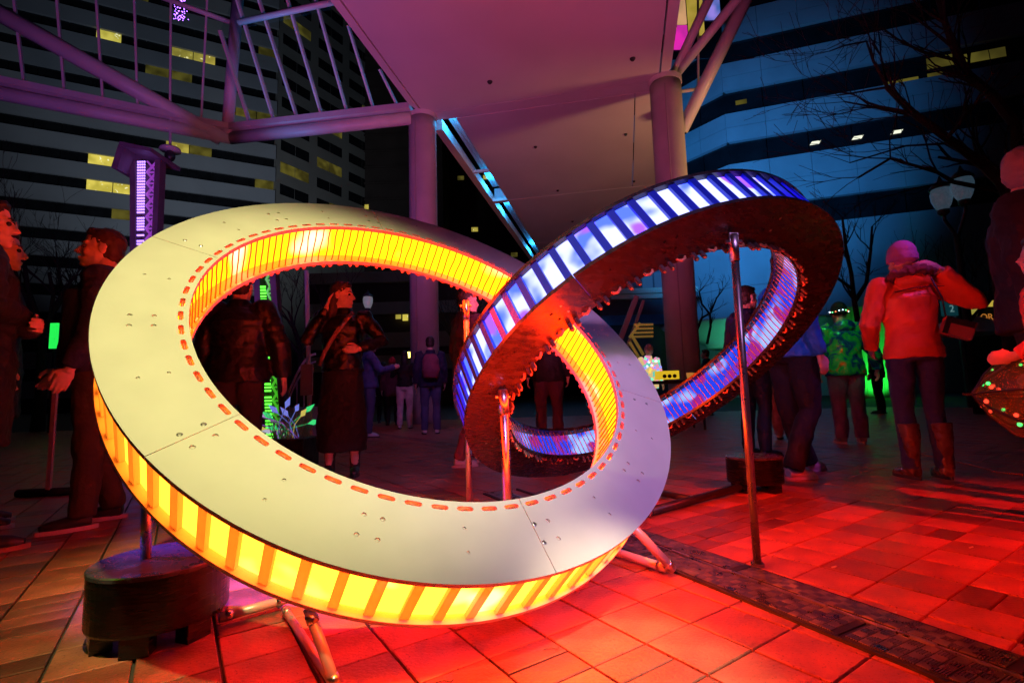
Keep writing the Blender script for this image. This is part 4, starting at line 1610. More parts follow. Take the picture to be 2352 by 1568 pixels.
C_black = cloth('black cloth', (.008, .0075, .009))
C_navy = cloth('navy cloth', (.012, .018, .06))
C_char = cloth('charcoal coat', (.009, .008, .009))
C_jean = cloth('blue denim', (.06, .085, .18), .85)
C_olive = cloth('olive trousers', (.045, .036, .018), .85)
C_maroon = cloth('grey brown trousers', (.04, .028, .028), .85)
C_white = cloth('off white trousers', (.55, .52, .5), .85)
H_dark = mat('dark hair', (.025, .016, .012), .55)
H_brown = mat('brown hair', (.05, .028, .018), .55)
S_black = mat('black shoe', (.02, .02, .02), .45)
S_white = mat('white shoe', (.65, .63, .62), .55, var=.08, vscale=20)
sole_w = mat('pale sole', (.6, .55, .5), .6)

# 1 man at the left edge and 2 the one behind him
g1 = G(12, 1285)
p1, J1, M1 = person('man in glasses and long dark coat at the left edge, facing the smiling man', (g1.x - .35, g1.y + .10), -40, 1.73, (C_char, .50, 1.18), (C_maroon, 1.12), S_black,
                    pose=dict(elR=V(.32, .03, 1.15), wrR=V(.02, .17, 1.16), elL=V(-.29, .06, 1.15), wrL=V(.02, .22, 1.10), anR=V(.12, .06, .09), anL=V(-.10, -.08, .09)),
                    hair=H_dark, vox=.010, hands=((V(.9, .2, 0), V(0, -1, 0), .7), (V(-.9, .1, 0), V(0, -1, 0), .8)), sole=mat('tan sole', (.4, .2, .12), .6), eyes=True, face_vox=.0055, hy=-8)
gl = MB()
for sg in (-1, 1):
    pts = [M1 @ V(sg * .033 + .024 * math.cos(a), .104, .004 + .020 * math.sin(a)) for a in [2 * PI * k / 12 for k in range(13)]]
    gl.tube(pts, .0018, 5)
    gl.tube([M1 @ V(sg * .057, .104, .01), M1 @ V(sg * .079, -.005, .008)], .0018, 5)
gl.tube([M1 @ V(-.009, .104, .008), M1 @ V(.009, .104, .008)], .0018, 5)
_loc(p1, gl, 'glasses', M_steel)
pt = MB()
c_ = V(.275, -.01, 1.30) * (1.73 / 1.75)
for (ox, oz, w_, h_) in ((0, .03, .13, .005), (0, -.03, .13, .005), (-.0625, 0, .005, .06), (.0625, 0, .005, .06)):
    pt.box(c_ + V(.072, ox, oz), (.004, w_, h_))
for oy in (-.028, .028):
    pts = [c_ + V(.073, oy + .019 * math.cos(a) * (1 - a / 14), .002 + .019 * math.sin(a) * (1 - a / 14)) for a in [k * .5 for k in range(18)]]
    pt.tube(pts, .0028, 5)
_loc(part(p1, 'jacket'), pt, 'sleeve_patch', mat('sleeve patch', (.5, .3, .25), .6))
g2 = G(-40, 1215)
person('man half hidden behind the man in the long dark coat', (g2.x - .06, g2.y), -46, 1.75, (C_black, .62, 1.1), (C_maroon, 1.05), S_black, hair=H_dark, vox=.012, sole=sole_w, eyes=True, face_vox=.007)
# 3 smiling man
g3 = G(238, 1206)
p3, J3, M3 = person('smiling short haired man in navy jacket standing behind the left of the pale ring', (g3.x - .10, g3.y + .02), 124, 1.73, (C_navy, .88, 1.12), (C_olive, 1.08), S_black,
                    pose=dict(elL=V(-.25, .0, 1.14), wrL=V(-.22, .10, .89), elR=V(.25, .06, 1.14), wrR=V(.23, .20, .91), anL=V(-.12, .02, .09), anR=V(.10, -.10, .09)),
                    hair=H_brown, vox=.010, sole=mat('pink lit sole', (.6, .45, .42), .6), eyes=True, face_vox=.005, hp=4, hands=('relax', 'relax'))
_loc(part(p3, 'body'), MB().tube([M3 @ V(-.022, .092, -.060), M3 @ V(0, .100, -.066), M3 @ V(.022, .092, -.060)], [.002, .0042, .002], 6), 'teeth', mat('teeth', (.7, .66, .6), .3))
MBc = MB()
MBc.tube([J3['neck'] + V(-.03, .075, -.09), J3['neck'] + V(-.035, .11, -.14), J3['neck'] + V(-.03, .135, -.2)], .004, 6)
_loc(part(p3, 'jacket'), MBc, 'zip', M_steel)
pan = MB()
pan.loft([((-.05, .02, .90), .145, .165), ((-.05, .02, 1.1), .125, .15), ((-.05, .02, 1.34), .13, .155)], 18)
fuse('jacket_panel', pan, cloth('slate jacket panel', (.03, .04, .07)), p3, .012, .02, T_fold, 2)
# 4 man in quilted jacket, seen through the pale ring
q_ = at(547, 900, 3.95)
person('man in dark quilted jacket seen from behind through the pale ring', (q_.x, 3.95), 6, 1.72, (cloth('dark quilted shell', (.010, .007, .008), .45), .84, 1.28), (C_maroon, 1.15), S_black,
       pose=dict(elR=V(.31, 0, 1.14), wrR=V(.33, .06, .87)), hair=H_dark, vox=.012, puff=True, wide=1.0)
# 5 woman in black
q5 = G(785, 1092)
p5, J5, M5 = person('woman in black with a long skirt holding her cheek, crossbody strap on chest', (q5.x, q5.y), 188, 1.74, (cloth('black leather', (.006, .0055, .006), .36), .93, 1.04), None, S_black,
                    pose=dict(elR=V(.30, .10, 1.20), wrR=V(.135, .055, 1.50), elL=V(-.36, .02, 1.20), wrL=V(-.17, .16, 1.12)),
                    hair=H_brown, long_hair=True, vox=.011, skirt=C_black, boots=True, eyes=True, face_vox=.0065, hy=76, hands=((V(.9, .3, -.1), V(.2, -1, 0), .6), (V(-.35, .1, .95), V(-.9, .1, -.2), .15)))
st = MB()
ptsS = [V(-.10, .06, 1.46), V(-.06, .145, 1.38), V(.03, .165, 1.25), V(.12, .15, 1.10), V(.19, .06, .98)]
for i in range(len(ptsS) - 1):
    st.beam(ptsS[i], ptsS[i + 1], .035, .006, V(0, 1, 0))
_loc(p5, st, 'strap', cloth('tan strap', (.3, .16, .12)))
bk = MB().box(V(-.03, .165, 1.335), (.05, .008, .018), Matrix.Rotation(R_(50), 3, 'Y'))
_loc(p5, bk, 'buckle', M_steel)
# 6 person behind her in blue coat and cap
q6 = G(848, 1004)
person('person in blue coat and dark cap standing behind the woman in black', (q6.x, q6.y), -70, 1.76, (cloth('blue coat', (.05, .07, .22)), .86, 1.15), (C_jean, 1.1), S_white,
       pose=dict(elR=V(.26, .18, 1.16), wrR=V(.12, .42, 1.22), elL=V(-.26, .18, 1.16), wrL=V(-.1, .42, 1.22)), hair=H_dark, hat=(C_black, 'cap'), vox=.015)
# 7 two women and the backpacker
q7 = G(930, 984)
person('woman with long dark hair, black jacket and white trousers by the left column', (q7.x, q7.y), 5, 1.72, (C_black, .93, 1.0), (C_white, 1.12), S_white,
       pose=dict(elL=V(-.30, .1, 1.2), wrL=V(-.16, .3, 1.38)), hair=H_dark, long_hair=True, vox=.016)
q7 = G(906, 978)
person('person in a red pointed hat beside the woman in white trousers', (q7.x - .15, q7.y + .4), 20, 1.70, (cloth('plum coat', (.10, .03, .05)), .75, 1.1), (C_black, 1.0), S_black,
       hat=(cloth('red knit', (.55, .04, .05)), 'beanie'), vox=.018)
q8 = G(990, 996)
person('person with a maroon backpack and blue jeans in front of the left column', (q8.x, q8.y), 12, 1.80, (C_navy, .84, 1.15), (C_jean, 1.1), S_white,
       hair=H_dark, backpack=cloth('maroon backpack', (.22, .06, .10)), vox=.016)
# 9 figure behind the blue ring's left edge
q9 = G(1050, 1068)
person('person in dark plum clothes and white sneakers behind the left edge of the black ring', (q9.x + .12, q9.y), -60, 1.75, (cloth('dark plum coat', (.05, .025, .05)), .80, 1.05), (cloth('dark red trousers', (.22, .07, .07)), .95), S_white,
       pose=dict(anL=V(-.11, .14, .09), anR=V(.11, -.16, .09)), hair=H_dark, vox=.013, sole=sole_w)
q10 = at(1262, 950, 6.2)
person('dark dressed person framed by the middle of both rings', (q10.x, 6.2), 0, 1.70, (C_black, .84, 1.1), (cloth('plum trousers', (.10, .035, .06)), 1.1), S_black, hair=H_dark, vox=.016)
# 11 person in lit shirt behind a stall
q11 = at(1490, 830, 9.5)
p11, J11, M11 = person('hooded person in a shirt covered with coloured lights behind the stall', (q11.x, 9.5), 190, 1.55, (glow('fairy light shirt', (.7, .5, .2), (.1, .6, .5), 9, .48, .56, (.9, .25, .5), 12, 3, .5, .6), .80, 1.0), (C_black, 1.0), S_black,
                       hat=(cloth('grey hood', (.3, .28, .3)), 'hood'), vox=.016, hy=-50)
rr = random.Random(3)
for k in range(26):
    cc = ((.75, .8, 1.0), (.2, .9, .5), (1.0, .6, .1), (.3, .3, 1.0))[k % 4]
    _loc(p11, MB().ell(V(rr.uniform(-.17, .17), .15 + rr.uniform(0, .03), rr.uniform(.86, 1.28)), .028, None, 6, 5), 'fairy_light', emis('fairy light %d' % (k % 4), cc, 1.2))
# 12 small person behind the right column
q12 = at(1622, 830, 13)
person('person with red lit head beside the right column', (q12.x, 13), 60, 1.7, (C_navy, .84, 1.05), (C_black, 1.0), S_black, hair=H_brown, vox=.02)
# 13 blue jacket
q13 = G(1862, 1092)
p13, J13, M13 = person('person in blue jacket and black trousers with white sneakers, head hidden by the black ring', (q13.x - .06, q13.y), -75, 1.72, (cloth('bright blue jacket', (.008, .16, .55), .5), .90, 1.12), (C_black, 1.2), S_white,
                       pose=dict(elR=V(.24, -.06, 1.14), wrR=V(.24, .02, .90), anL=V(-.13, .20, .09), anR=V(.10, -.18, .09), elL=V(-.24, .06, 1.14), wrL=V(-.14, .27, 1.02)), hair=H_dark, vox=.011, sole=sole_w, hands=('relax', 'relax'))
q14 = G(1775, 1060)
p14, J14, M14 = person('person in dark blue coat hidden behind the black ring at right', (q14.x + .05, q14.y + .35), -70, 1.68, (cloth('dark blue coat', (.02, .03, .12)), .86, 1.15), (C_black, 1.05), S_black, hair=H_dark, vox=.014)
_loc(p14, MB().box(V(.22, .02, .98), (.012, .035, .035)), 'coat_mark', emis('coat mark', (.45, .5, .9), .25))
q15 = G(1912, 1022)
person('person in pale pink trousers between the blue jacket and the shiny green jacket', (q15.x - .20, q15.y + .6), -40, 1.66, (cloth('dusky coat', (.12, .06, .09)), .95, 1.0), (cloth('pale pink trousers', (.5, .3, .3)), 1.1), S_white,
       pose=dict(anL=V(-.11, .2, .09), anR=V(.11, -.2, .09)), hair=mat('fair hair', (.35, .25, .18), .6), vox=.013)
# 16 green iridescent jacket
M_irid = bpy.data.materials.new('iridescent film')
M_irid.use_nodes = True
nt = M_irid.node_tree
bb = nt.nodes['Principled BSDF']
tc = nt.nodes.new('ShaderNodeTexCoord')
nz = nt.nodes.new('ShaderNodeTexNoise')
nz.inputs['Scale'].default_value = 7
nz.inputs['Detail'].default_value = 5
nz.inputs['Distortion'].default_value = 1.2
nt.links.new(tc.outputs['Object'], nz.inputs['Vector'])
cr = nt.nodes.new('ShaderNodeValToRGB')
el = cr.color_ramp.elements
el[0].position = .36
el[0].color = (.01, .03, .25, 1)
el[1].position = .68
el[1].color = (.55, .22, .03, 1)
for p_, c_ in ((.46, (.01, .12, .35, 1)), (.52, (.02, .5, .10, 1)), (.60, (.04, .6, .14, 1))):
    e_ = el.new(p_)
    e_.color = c_
nt.links.new(nz.outputs['Fac'], cr.inputs[0])
nt.links.new(cr.outputs[0], bb.inputs['Base Color'])
bb.inputs['Metallic'].default_value = .25
bb.inputs['Roughness'].default_value = .2
q16 = G(1958, 1018)
p16, J16, M16 = person('person in a shiny green and blue foil jacket with a light string round the hat', (q16.x, q16.y), -12, 1.62, (M_irid, .84, 1.22), (cloth('violet grey trousers', (.16, .12, .24)), 1.25), mat('grey shoe', (.3, .28, .32), .6),
                       pose=dict(elR=V(.33, -.02, 1.13), wrR=V(.38, .05, .90)), hat=(C_black, 'beanie'), vox=.011, sole=sole_w, hood=True)
for k in range(16):
    a = 2 * PI * k / 16
    o = MB().ell(M16 @ V(.097 * math.cos(a), -.014 + .115 * math.sin(a), .03 + .008 * math.sin(3 * a)), .007, None, 6, 5)
    cc = ((.5, .7, 1), (.1, 1, .2), (1, .15, .05), (.6, .8, 1))[k % 4]
    _loc(part(p16, 'beanie'), o, 'hat_light', emis('hat light %d' % (k % 4), cc, 4))
# 17 woman in orange jacket
q17 = G(2132, 1098)
C_or = cloth('orange jacket', (.85, .12, .03), .46, bump=.25, var=.12)
p17, J17, M17 = person('woman in orange jacket, pink knit hat and tall brown boots seen from behind', (q17.x, q17.y), -8, 1.68, (C_or, .88, 1.02), (cloth('indigo denim', (.04, .045, .11), .85), .98), mat('brown boot leather', (.16, .06, .03), .28, var=.25, vscale=9),
                       pose=dict(elR=V(.43, -.06, 1.27), wrR=V(.185, -.10, 1.52), elL=V(-.27, .02, 1.15), wrL=V(-.18, .20, .98)), hat=(cloth('pink knit', (.42, .18, .42), .9, bscale=60), 'beanie'), vox=.010, boots=True, puff=.028,
                       hood=True, face_vox=.007, hands=('relax', (V(-.85, .05, .5), V(-.2, .95, 0), .3)))
fur = MB()
for k in range(60):
    a = PI * (k / 59) * 1.5 - PI * .25
    fur.ell(V(.125 * math.cos(a), -.06 - .10 * math.sin(a), 1.435 + .025 * math.sin(a) + random.uniform(-.012, .012)), random.uniform(.022, .034), None, 6, 5)
fuse('fur_trim', fur, mat('fur trim', (.16, .05, .05), .95), p17, .009, .03, T_fine, 1)
sm_ = MB()
sm_.tube([V(-.155, -.135, 1.31), V(-.05, -.156, 1.33), V(.05, -.157, 1.335), V(.16, -.137, 1.335)], .003, 6)
_loc(part(p17, 'jacket'), sm_, 'yoke_seam', C_black)
hbag = thing('handbag', 'small box handbag hanging from a thin strap on the orange jacket', 'handbag', (q17.x, q17.y, 0), R_(-8), None, world=False)
bq = Matrix.Translation(V(.185, -.175, 1.03)) @ Matrix.Rotation(R_(22), 4, 'Y') @ Matrix.Rotation(R_(-12), 4, 'Z')
R3 = bq.to_3x3()
C_bag = mat('red brown bag leather', (.35, .12, .09), .4)
_loc(hbag, MB().box(bq.translation, (.17, .06, .12), R3), 'bag_body', C_bag, False)
_loc(hbag, MB().box(bq.translation + R3 @ V(-.07, -.0325, 0), (.03, .004, .122), R3), 'side_panel', S_black, False)
_loc(hbag, MB().box(bq.translation + R3 @ V(.01, -.0335, .038), (.13, .005, .042), R3), 'flap', S_black, False)
_loc(hbag, MB().tube([bq.translation + R3 @ V(-.08, 0, .055), V(.12, -.165, 1.25), V(.085, -.135, 1.40), V(.06, -.03, 1.46)], .0055, 6), 'strap', S_black)
# 18 tall man at right edge, 19 red sleeve
q18 = at(2425, 900, 2.75)
p18, J18, M18 = person('tall pink lit man in a dark coat at the right edge', (q18.x, 2.75), -150, 1.98, (cloth('dark wine coat', (.009, .005, .010)), .82, 1.25), (C_black, 1.1), S_black,
                       pose=dict(elL=V(-.3, .05, 1.16), elR=V(.30, .03, 1.16)), vox=.012, hair=mat('short grey hair', (.3, .25, .25), .7), face_vox=.008, hy=70)
q19 = at(2395, 900, 2.35)
p19, J19, M19 = person('person in a bright red jacket cut off by the right edge, holding the umbrella', (q19.x + .11, 2.35), 60, 1.36, (cloth('bright red jacket', (.7, .10, .05), .6), .85, 1.1), (C_black, 1.0), S_black,
                       pose=dict(elL=V(-.28, .08, 1.12), wrL=V(-.22, .26, 1.0)), hair=H_dark, vox=.013, hands=((V(.1, .9, -.2), V(.9, 0, 0), .8), 'relax'))
# umbrella
uq = at(2300, 880, 2.45)
um = thing('umbrella', 'half open clear plastic umbrella dotted with red and green lights at right edge', 'umbrella', uq)
tip = at(2235, 905, 2.5)
axis = (at(2400, 905, 2.35) - tip).normalized()
ux = axis.orthogonal().normalized()
uy = axis.cross(ux)
M_film = mat('umbrella film', (.22, .20, .06), .25, var=.4, vscale=14)
M_film.node_tree.nodes['Principled BSDF'].inputs['Alpha'].default_value = .45
NP = 8
prof = [(0.0, 0.004), (.05, .10), (.13, .19), (.24, .235), (.34, .225)]
for k in range(NP):
    b = MB()
    a0, a1 = 2 * PI * k / NP, 2 * PI * (k + 1) / NP
    for d_, r in prof:
        for a in (a0, a1):
            b.v.append(tip + axis * d_ + (ux * math.cos(a) + uy * math.sin(a)) * r)
    for i in range(len(prof) - 1):
        b.face(2 * i, 2 * i + 1, 2 * i + 3, 2 * i + 2)
    b.build('panel', M_film, um, smooth=True)
    MB().tube([tip + axis * d_ + (ux * math.cos(a0) + uy * math.sin(a0)) * (r + .001) for d_, r in prof], .006, 6).build('rib', S_black, um)
MB().tube([tip - axis * .04, tip + axis * .62], .006, 8).build('shaft', S_black, um)
rr = random.Random(5)
for k in range(34):
    d_ = rr.uniform(.03, .33)
    a = rr.uniform(0, 2 * PI)
    r = 0
    for (x0, r0_), (x1, r1_) in zip(prof[:-1], prof[1:]):
        if x0 <= d_ <= x1:
            r = r0_ + (r1_ - r0_) * (d_ - x0) / (x1 - x0)
    cc = (('red', (1, .05, .02)), ('green', (.05, 1, .15)))[k % 2]
    MB().ell(tip + axis * d_ + (ux * math.cos(a) + uy * math.sin(a)) * r * .97, rr.uniform(.006, .011), None, 6, 5).build('light', emis(cc[0] + ' umbrella light', cc[1], 2.2), um)
# 20 dark silhouettes further back
for i, (x, Y, h_, yaw, lab) in enumerate(((2022, 11.5, 1.75, 40, 'dark figure in front of the green wall'), (880, 14, 1.7, 0, 'dark figure seated area beyond the blue coat'), (1085, 13, 1.7, 10, 'dark figure right of the left column'))):
    q = at(x, 930, Y)
    person(['dark figure with raised arm in front of the green wall', 'dark figure far behind the red pointed hat', 'dark figure right of the left column'][i], (q.x, Y), yaw, h_, (C_black, .82, 1.1), (C_black, 1.05), S_black, hair=H_dark, vox=.02,
           pose=dict(elR=V(.34, .1, 1.35), wrR=V(.15, .2, 1.55)) if i == 0 else None)

# ------------------------------------------------------------------ street furniture
# stanchion post
q = at(127, 900, 3.9)
t = thing('stanchion', 'slim red lit post on a dark foot between the two men at left', 'post', (q.x, 3.9, 0))
MB().box((q.x, 3.9, q.z / 2 + .01), (.034, .02, q.z), None).build('post', mat('pale wood', (.5, .4, .34), .6, var=.15, vscale=12), t)
MB().tube([(q.x - .22, 3.88, .03), (q.x + .28, 3.95, .03)], .03, 10).build('foot', C_black, t, smooth=True)


# LED light towers
def light_tower(label, xtop, ytop, xbot, Y, wt, wb, cols, cap):
    pt_ = at(xtop, ytop, Y)
    pb_ = at(xbot, 930, Y)
    t = thing('light_tower', label, 'light tower', (pb_.x, Y, 0), 0, 'lattice light towers')
    H = pt_.z
    m = mat('dark purple timber', (.10, .07, .09), .6, var=.2, vscale=6)

    def X(z, f):
        u_ = z / H
        cx = pb_.x + (pt_.x - pb_.x) * u_
        return cx + (wb + (wt - wb) * u_) * f
    for f in (-.5, .5):
        MB().beam((X(0, f), Y, 0), (X(H, f), Y, H), .10, .16, V(0, 1, 0)).build('side_board', m, t)
    MB().quad((X(0, -.46), Y + .1, 0), (X(0, .46), Y + .1, 0), (X(H, .46), Y + .1, H), (X(H, -.46), Y + .1, H)).build('back_board', m, t)
    b = MB()
    nz_ = int(H / .22)
    for i in range(nz_):
        z0_, z1_ = H * i / nz_, H * (i + 1) / nz_
        zm = (z0_ + z1_) / 2
        c_ = (X(zm, .0), X(zm, .40))
        b.beam((c_[0], Y - .02, z0_), (c_[1], Y - .02, z1_), .03, .03, V(0, 1, 0))
        b.beam((c_[1], Y - .02, z0_), (c_[0], Y - .02, z1_), .03, .03, V(0, 1, 0))
        b.beam((c_[0], Y - .02, z0_), (c_[1], Y - .02, z0_), .025, .025, V(0, 1, 0))
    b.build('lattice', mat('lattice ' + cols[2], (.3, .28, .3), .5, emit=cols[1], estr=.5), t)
    b = MB()
    n_ = int(H / .055)
    for i in range(n_):
        z = H * (i + .5) / n_
        if random.random() < .12:
            continue
        for j in range(4):
            b.box((X(z, -.30 + j * .085), Y - .06, z), (.022, .02, .03))
    b.build('led_strip', emis('led ' + cols[2], cols[0], 2.6), t, kind='stuff')
    if cap:
        M_ = Matrix.Rotation(R_(14), 3, 'Y')
        MB().box((pt_.x + .05, Y, H + .10), (wt * 1.28, .8, .07), M_).build('cap', m, t)
        MB().box((pt_.x - wt * .62, Y, H - .06), (.12, .7, .45), M_).build('cap_side', m, t)
    return t


light_tower('tall lattice light tower with purple LED strip at upper left', 340, 372, 332, 9.0, .48, .22, ((.42, .22, 1.0), (.35, .04, .6), 'purple'), True)
light_tower('lattice light tower with green LED strip seen through the pale ring', 610, 585, 635, 8.4, .26, .36, ((.10, .95, .04), (.08, .7, .02), 'green'), False)
q = at(706, 700, 7.6)
t = thing('sign_pole', 'thin pale pole with a hanging notice board left of the woman in black', 'sign', (q.x, 7.6, 0))
MB().tube([(at(708, 930, 7.6).x + .04, 7.6, 0), (q.x - .02, 7.6, 2.7)], .035, 8).build('pole', M_whitesteel, t, smooth=True)
n1_, n2_ = at(690, 908, 7.5), at(719, 836, 7.5)
MB().box(((n1_.x + n2_.x) / 2, 7.5, (n1_.z + n2_.z) / 2), (n2_.x - n1_.x, .02, n2_.z - n1_.z)).build('board', mat('cream notice', (.42, .38, .24), .7, var=.06, vscale=4), t)
# arched railing
t = thing('arched_railing', 'dark arched metal railing behind the green light tower', 'railing', (at(690, 930, 8.8).x, 8.8, 0))
r0_, r1_ = at(640, 900, 8.8), at(725, 800, 8.8)
pts = [V(r0_.x + (r1_.x - r0_.x) * i / 10, 8.8, .35 + (r1_.z - .45) * math.sin(i / 10 * PI / 2)) for i in range(11)]
MB().tube(pts, .022, 6).build('top_rail', M_whitesteel, t)
MB().tube([p - V(0, 0, .14) for p in pts], .015, 6).build('mid_rail', M_whitesteel, t)
for i in range(1, 11, 2):
    MB().tube([(pts[i].x, 8.8, 0.02), pts[i] - V(0, 0, .14)], .010, 6).build('bar', M_whitesteel, t)
# low wall behind
a, b_ = at(640, 940, 9.4), at(735, 940, 9.4)
t = thing('planter_wall', 'low pale wall behind the arched railing', 'wall', (a.x, 9.4, 0))
MB().box(((a.x + b_.x) / 2, 9.4, .25), (b_.x - a.x + .6, .3, .5)).build('wall_block', M_conc, t)
MB().box(((a.x + b_.x) / 2, 9.4, .53), (b_.x - a.x + .66, .36, .055)).build('coping', M_conc, t)

# planter with glowing leaf flowers
q = G(668, 1035)
q = V(at(668, 1000, 5.2).x, 5.2, 0)
t = thing('planter', 'dark planter of glowing leaf shaped flowers inside the pale ring', 'planter', q)
MB().box((q.x, q.y, .14), (.42, .42, .28)).build('box', C_black, t)
MB().box((q.x, q.y, .285), (.45, .45, .02)).build('rim', C_black, t)
rr = random.Random(8)
fl = [((580, 950), 'v'), ((597, 946), 'v'), ((612, 958), 'w'), ((628, 962), 'g'), ((640, 950), 'b'), ((655, 938), 'b'), ((664, 958), 'b'), ((678, 945), 'b'), ((690, 957), 'y'), ((612, 985), 'y'), ((644, 985), 'g'), ((706, 973), 'g'), ((660, 985), 'y'), ((630, 990), 'w'), ((698, 948), 'g'), ((600, 975), 'v')]
CL = dict(v=(.6, .12, .9), w=(.55, .55, .7), g=(.05, .9, .25), b=(.2, .25, .9), y=(.75, .6, .12))
for (x, y), k in fl:
    tipv = at(x, y, 5.15 + rr.uniform(-.12, .12))
    bs = V(q.x + rr.uniform(-.12, .12), q.y + rr.uniform(-.1, .1), .29)
    mid = (bs + tipv) / 2 + V((bs.x - tipv.x) * .15, 0, .03)
    MB().tube([bs, mid, tipv], .0045, 5).build('stem', emis('stem ' + k, CL[k], .45), t)
    d_ = (tipv - mid).normalized()
    xx = d_.cross(V(0, 1, 0)).normalized()
    b = MB()
    b.v = [tipv, tipv + d_ * .06 + xx * .03, tipv + d_ * .14, tipv + d_ * .06 - xx * .03, tipv + d_ * .05 + V(0, -.012, 0)]
    b.f = [(0, 1, 4), (1, 2, 4), (2, 3, 4), (3, 0, 4)]
    b.mi = [0] * 4
    b.build('leaf', emis('leaf ' + k, CL[k], .75), t)
gr = MB()
for k in range(160):
    a = rr.uniform(0, 2 * PI)
    bs = V(q.x + rr.uniform(-.16, .16), q.y + rr.uniform(-.16, .16), .28)
    L = rr.uniform(.15, .34)
    e_ = bs + V(math.cos(a) * L * .5, math.sin(a) * L * .4, L)
    gr.tube([bs, (bs + e_) / 2 + V(0, 0, .03), e_], [.003, .002, .0008], 4, False)
gr.build('grass', mat('grass blade', (.25, .25, .2), .7), t, kind='stuff')

# stall
q = at(1525, 862, 8.6)
t = thing('stall_table', 'dark stall table in front of the person in the lit shirt', 'table', (q.x, 8.6, 0))
MB().box((q.x - .05, 8.6, q.z - .12), (1.3, .6, .05)).build('table_top', C_black, t)
for sx in (-1, 1):
    for sy in (-1, 1):
        MB().tube([(q.x - .05 + sx * .6, 8.6 + sy * .25, 0), (q.x - .05 + sx * .6, 8.6 + sy * .25, q.z - .13)], .02, 6).build('leg', M_blacksteel, t)
t = thing('merchandise_box', 'glowing yellow box with dark round holes on the stall table', 'box', (q.x + .02, 8.5, q.z - .095))
bm_ = MB().box((q.x + .02, 8.5, q.z), (.34, .25, .14)).build('box', emis('yellow lit box', (.85, .55, .02), .8), t)
for k in range(3):
    MB().tube([(q.x - .06 + k * .085, 8.365, q.z - .02), (q.x - .06 + k * .085, 8.38, q.z - .02)], .033, 12).build('hole', C_black, t)
t = thing('paper_cup', 'small orange cup right of the yellow box', 'cup', (q.x + .42, 8.5, q.z - .095))
MB().loft([((q.x + .42, 8.5, q.z - .094), .05, .05), ((q.x + .42, 8.5, q.z + .03), .065, .065)], 14).build('cup', emis('orange cup', (.8, .3, .05), .5), t, smooth=True)
# slatted lift chair
q = at(1470, 760, 12)
t = thing('slatted_rack', 'leaning pole with yellow slatted rack seen through the black ring', 'rack', (q.x, 12, 0))
MB().beam(at(1420, 790, 12), at(1462, 680, 12), .12, .12).build('pole', mat('grey timber', (.25, .22, .16), .7), t)
MB().beam(at(1440, 800, 12.1), at(1478, 690, 12.1), .07, .07).build('pole', mat('grey timber', (.25, .22, .16), .7), t)
for k in range(4):
    y_ = 746 + k * 9
    MB().beam(at(1456, y_, 11.9), at(1500, y_ - 1, 11.9), .05, .05).build('slat', mat('yellow slat', (.6, .5, .12), .6, emit=(.6, .5, .08), estr=.12), t)
for a_, b2 in (((1446, 775), (1470, 742)), ((1450, 768), (1478, 815)), ((1446, 785), (1468, 822))):
    MB().beam(at(*a_, 11.95), at(*b2, 11.95), .06, .06).build('brace', mat('yellow slat', (.6, .5, .12), .6), t)
MB().beam(at(1443, 800, 12), V(at(1443, 800, 12).x, 12, 0), .1, .1).build('leg', mat('grey timber', (.25, .22, .16), .7), t)


# lamps
def lantern(t, p, s, m):
    MB().loft([(p + V(0, 0, -.40 * s), .05 * s, .05 * s), (p + V(0, 0, -.34 * s), .11 * s, .11 * s), (p + V(0, 0, -.27 * s), .11 * s, .11 * s)], 12).build('lamp_base', M_lampcap, t, smooth=True)
    MB().loft([(p + V(0, 0, -.28 * s), .09 * s, .09 * s), (p + V(0, 0, -.18 * s), .145 * s, .145 * s), (p + V(0, 0, -.04 * s), .19 * s, .19 * s), (p + V(0, 0, .10 * s), .20 * s, .20 * s), (p + V(0, 0, .20 * s), .175 * s, .175 * s)], 16).build('globe', m, t, smooth=True)
    MB().loft([(p + V(0, 0, .20 * s), .215 * s, .215 * s), (p + V(0, 0, .24 * s), .21 * s, .21 * s), (p + V(0, 0, .32 * s), .14 * s, .14 * s), (p + V(0, 0, .38 * s), .055 * s, .055 * s), (p + V(0, 0, .50 * s), .012 * s, .012 * s)], 16).build('cap', M_lampcap, t, smooth=True)


M_lampcap = mat('dark green cast iron', (.05, .065, .06), .4, .3)
M_globe = mat('frosted lamp globe', (.25, .3, .35), .2, emit=(.2, .38, .55), estr=.10, var=.25, vscale=16)
pa, pb2 = at(2163, 455, 10.5), at(2211, 432, 10.2)
t = thing('street_lamp', 'twin globe street lamp above the woman in orange', 'street lamp', (pb2.x - .1, 10.4, 0))
lantern(t, pa, 1.0, M_globe)
lantern(t, pb2, 1.0, M_globe)
base_ = V(pb2.x - .12, 10.35, 0)
MB().tube([base_, V(base_.x, base_.y, pa.z - .9)], [.10, .06], 10).build('post', M_blacksteel, t, smooth=True)
for pp in (pa, pb2):
    MB().tube([V(base_.x, base_.y, pa.z - 1.0), V((base_.x + pp.x) / 2, base_.y, pa.z - .85), V(pp.x, pp.y, pp.z - .5), pp + V(0, 0, -.28)], .035, 8).build('arm', M_blacksteel, t, smooth=True)
for (x, y, Y, lab, m) in ((845, 693, 14.9, 'single globe street lamp behind the dark cap', mat('pale lamp globe', (.35, .38, .42), .25, emit=(.6, .65, .7), estr=.16)), (939, 814, 20, 'small lit yellow lamp beside the woman in white trousers', emis('lit lamp', (1.0, .75, .15), 5.0)), (1068, 805, 20, 'small lit yellow lamp right of the backpacker', emis('lit lamp', (1.0, .75, .15), 5.0))):
    p = at(x, y, Y)
    t = thing('street_lamp', lab, 'street lamp', (p.x, Y, 0))
    lantern(t, p, .75 if Y < 15 else .5, m)
    MB().tube([(p.x, Y, 0), p + V(0, 0, -.2)], .05, 8).build('post', M_blacksteel, t)

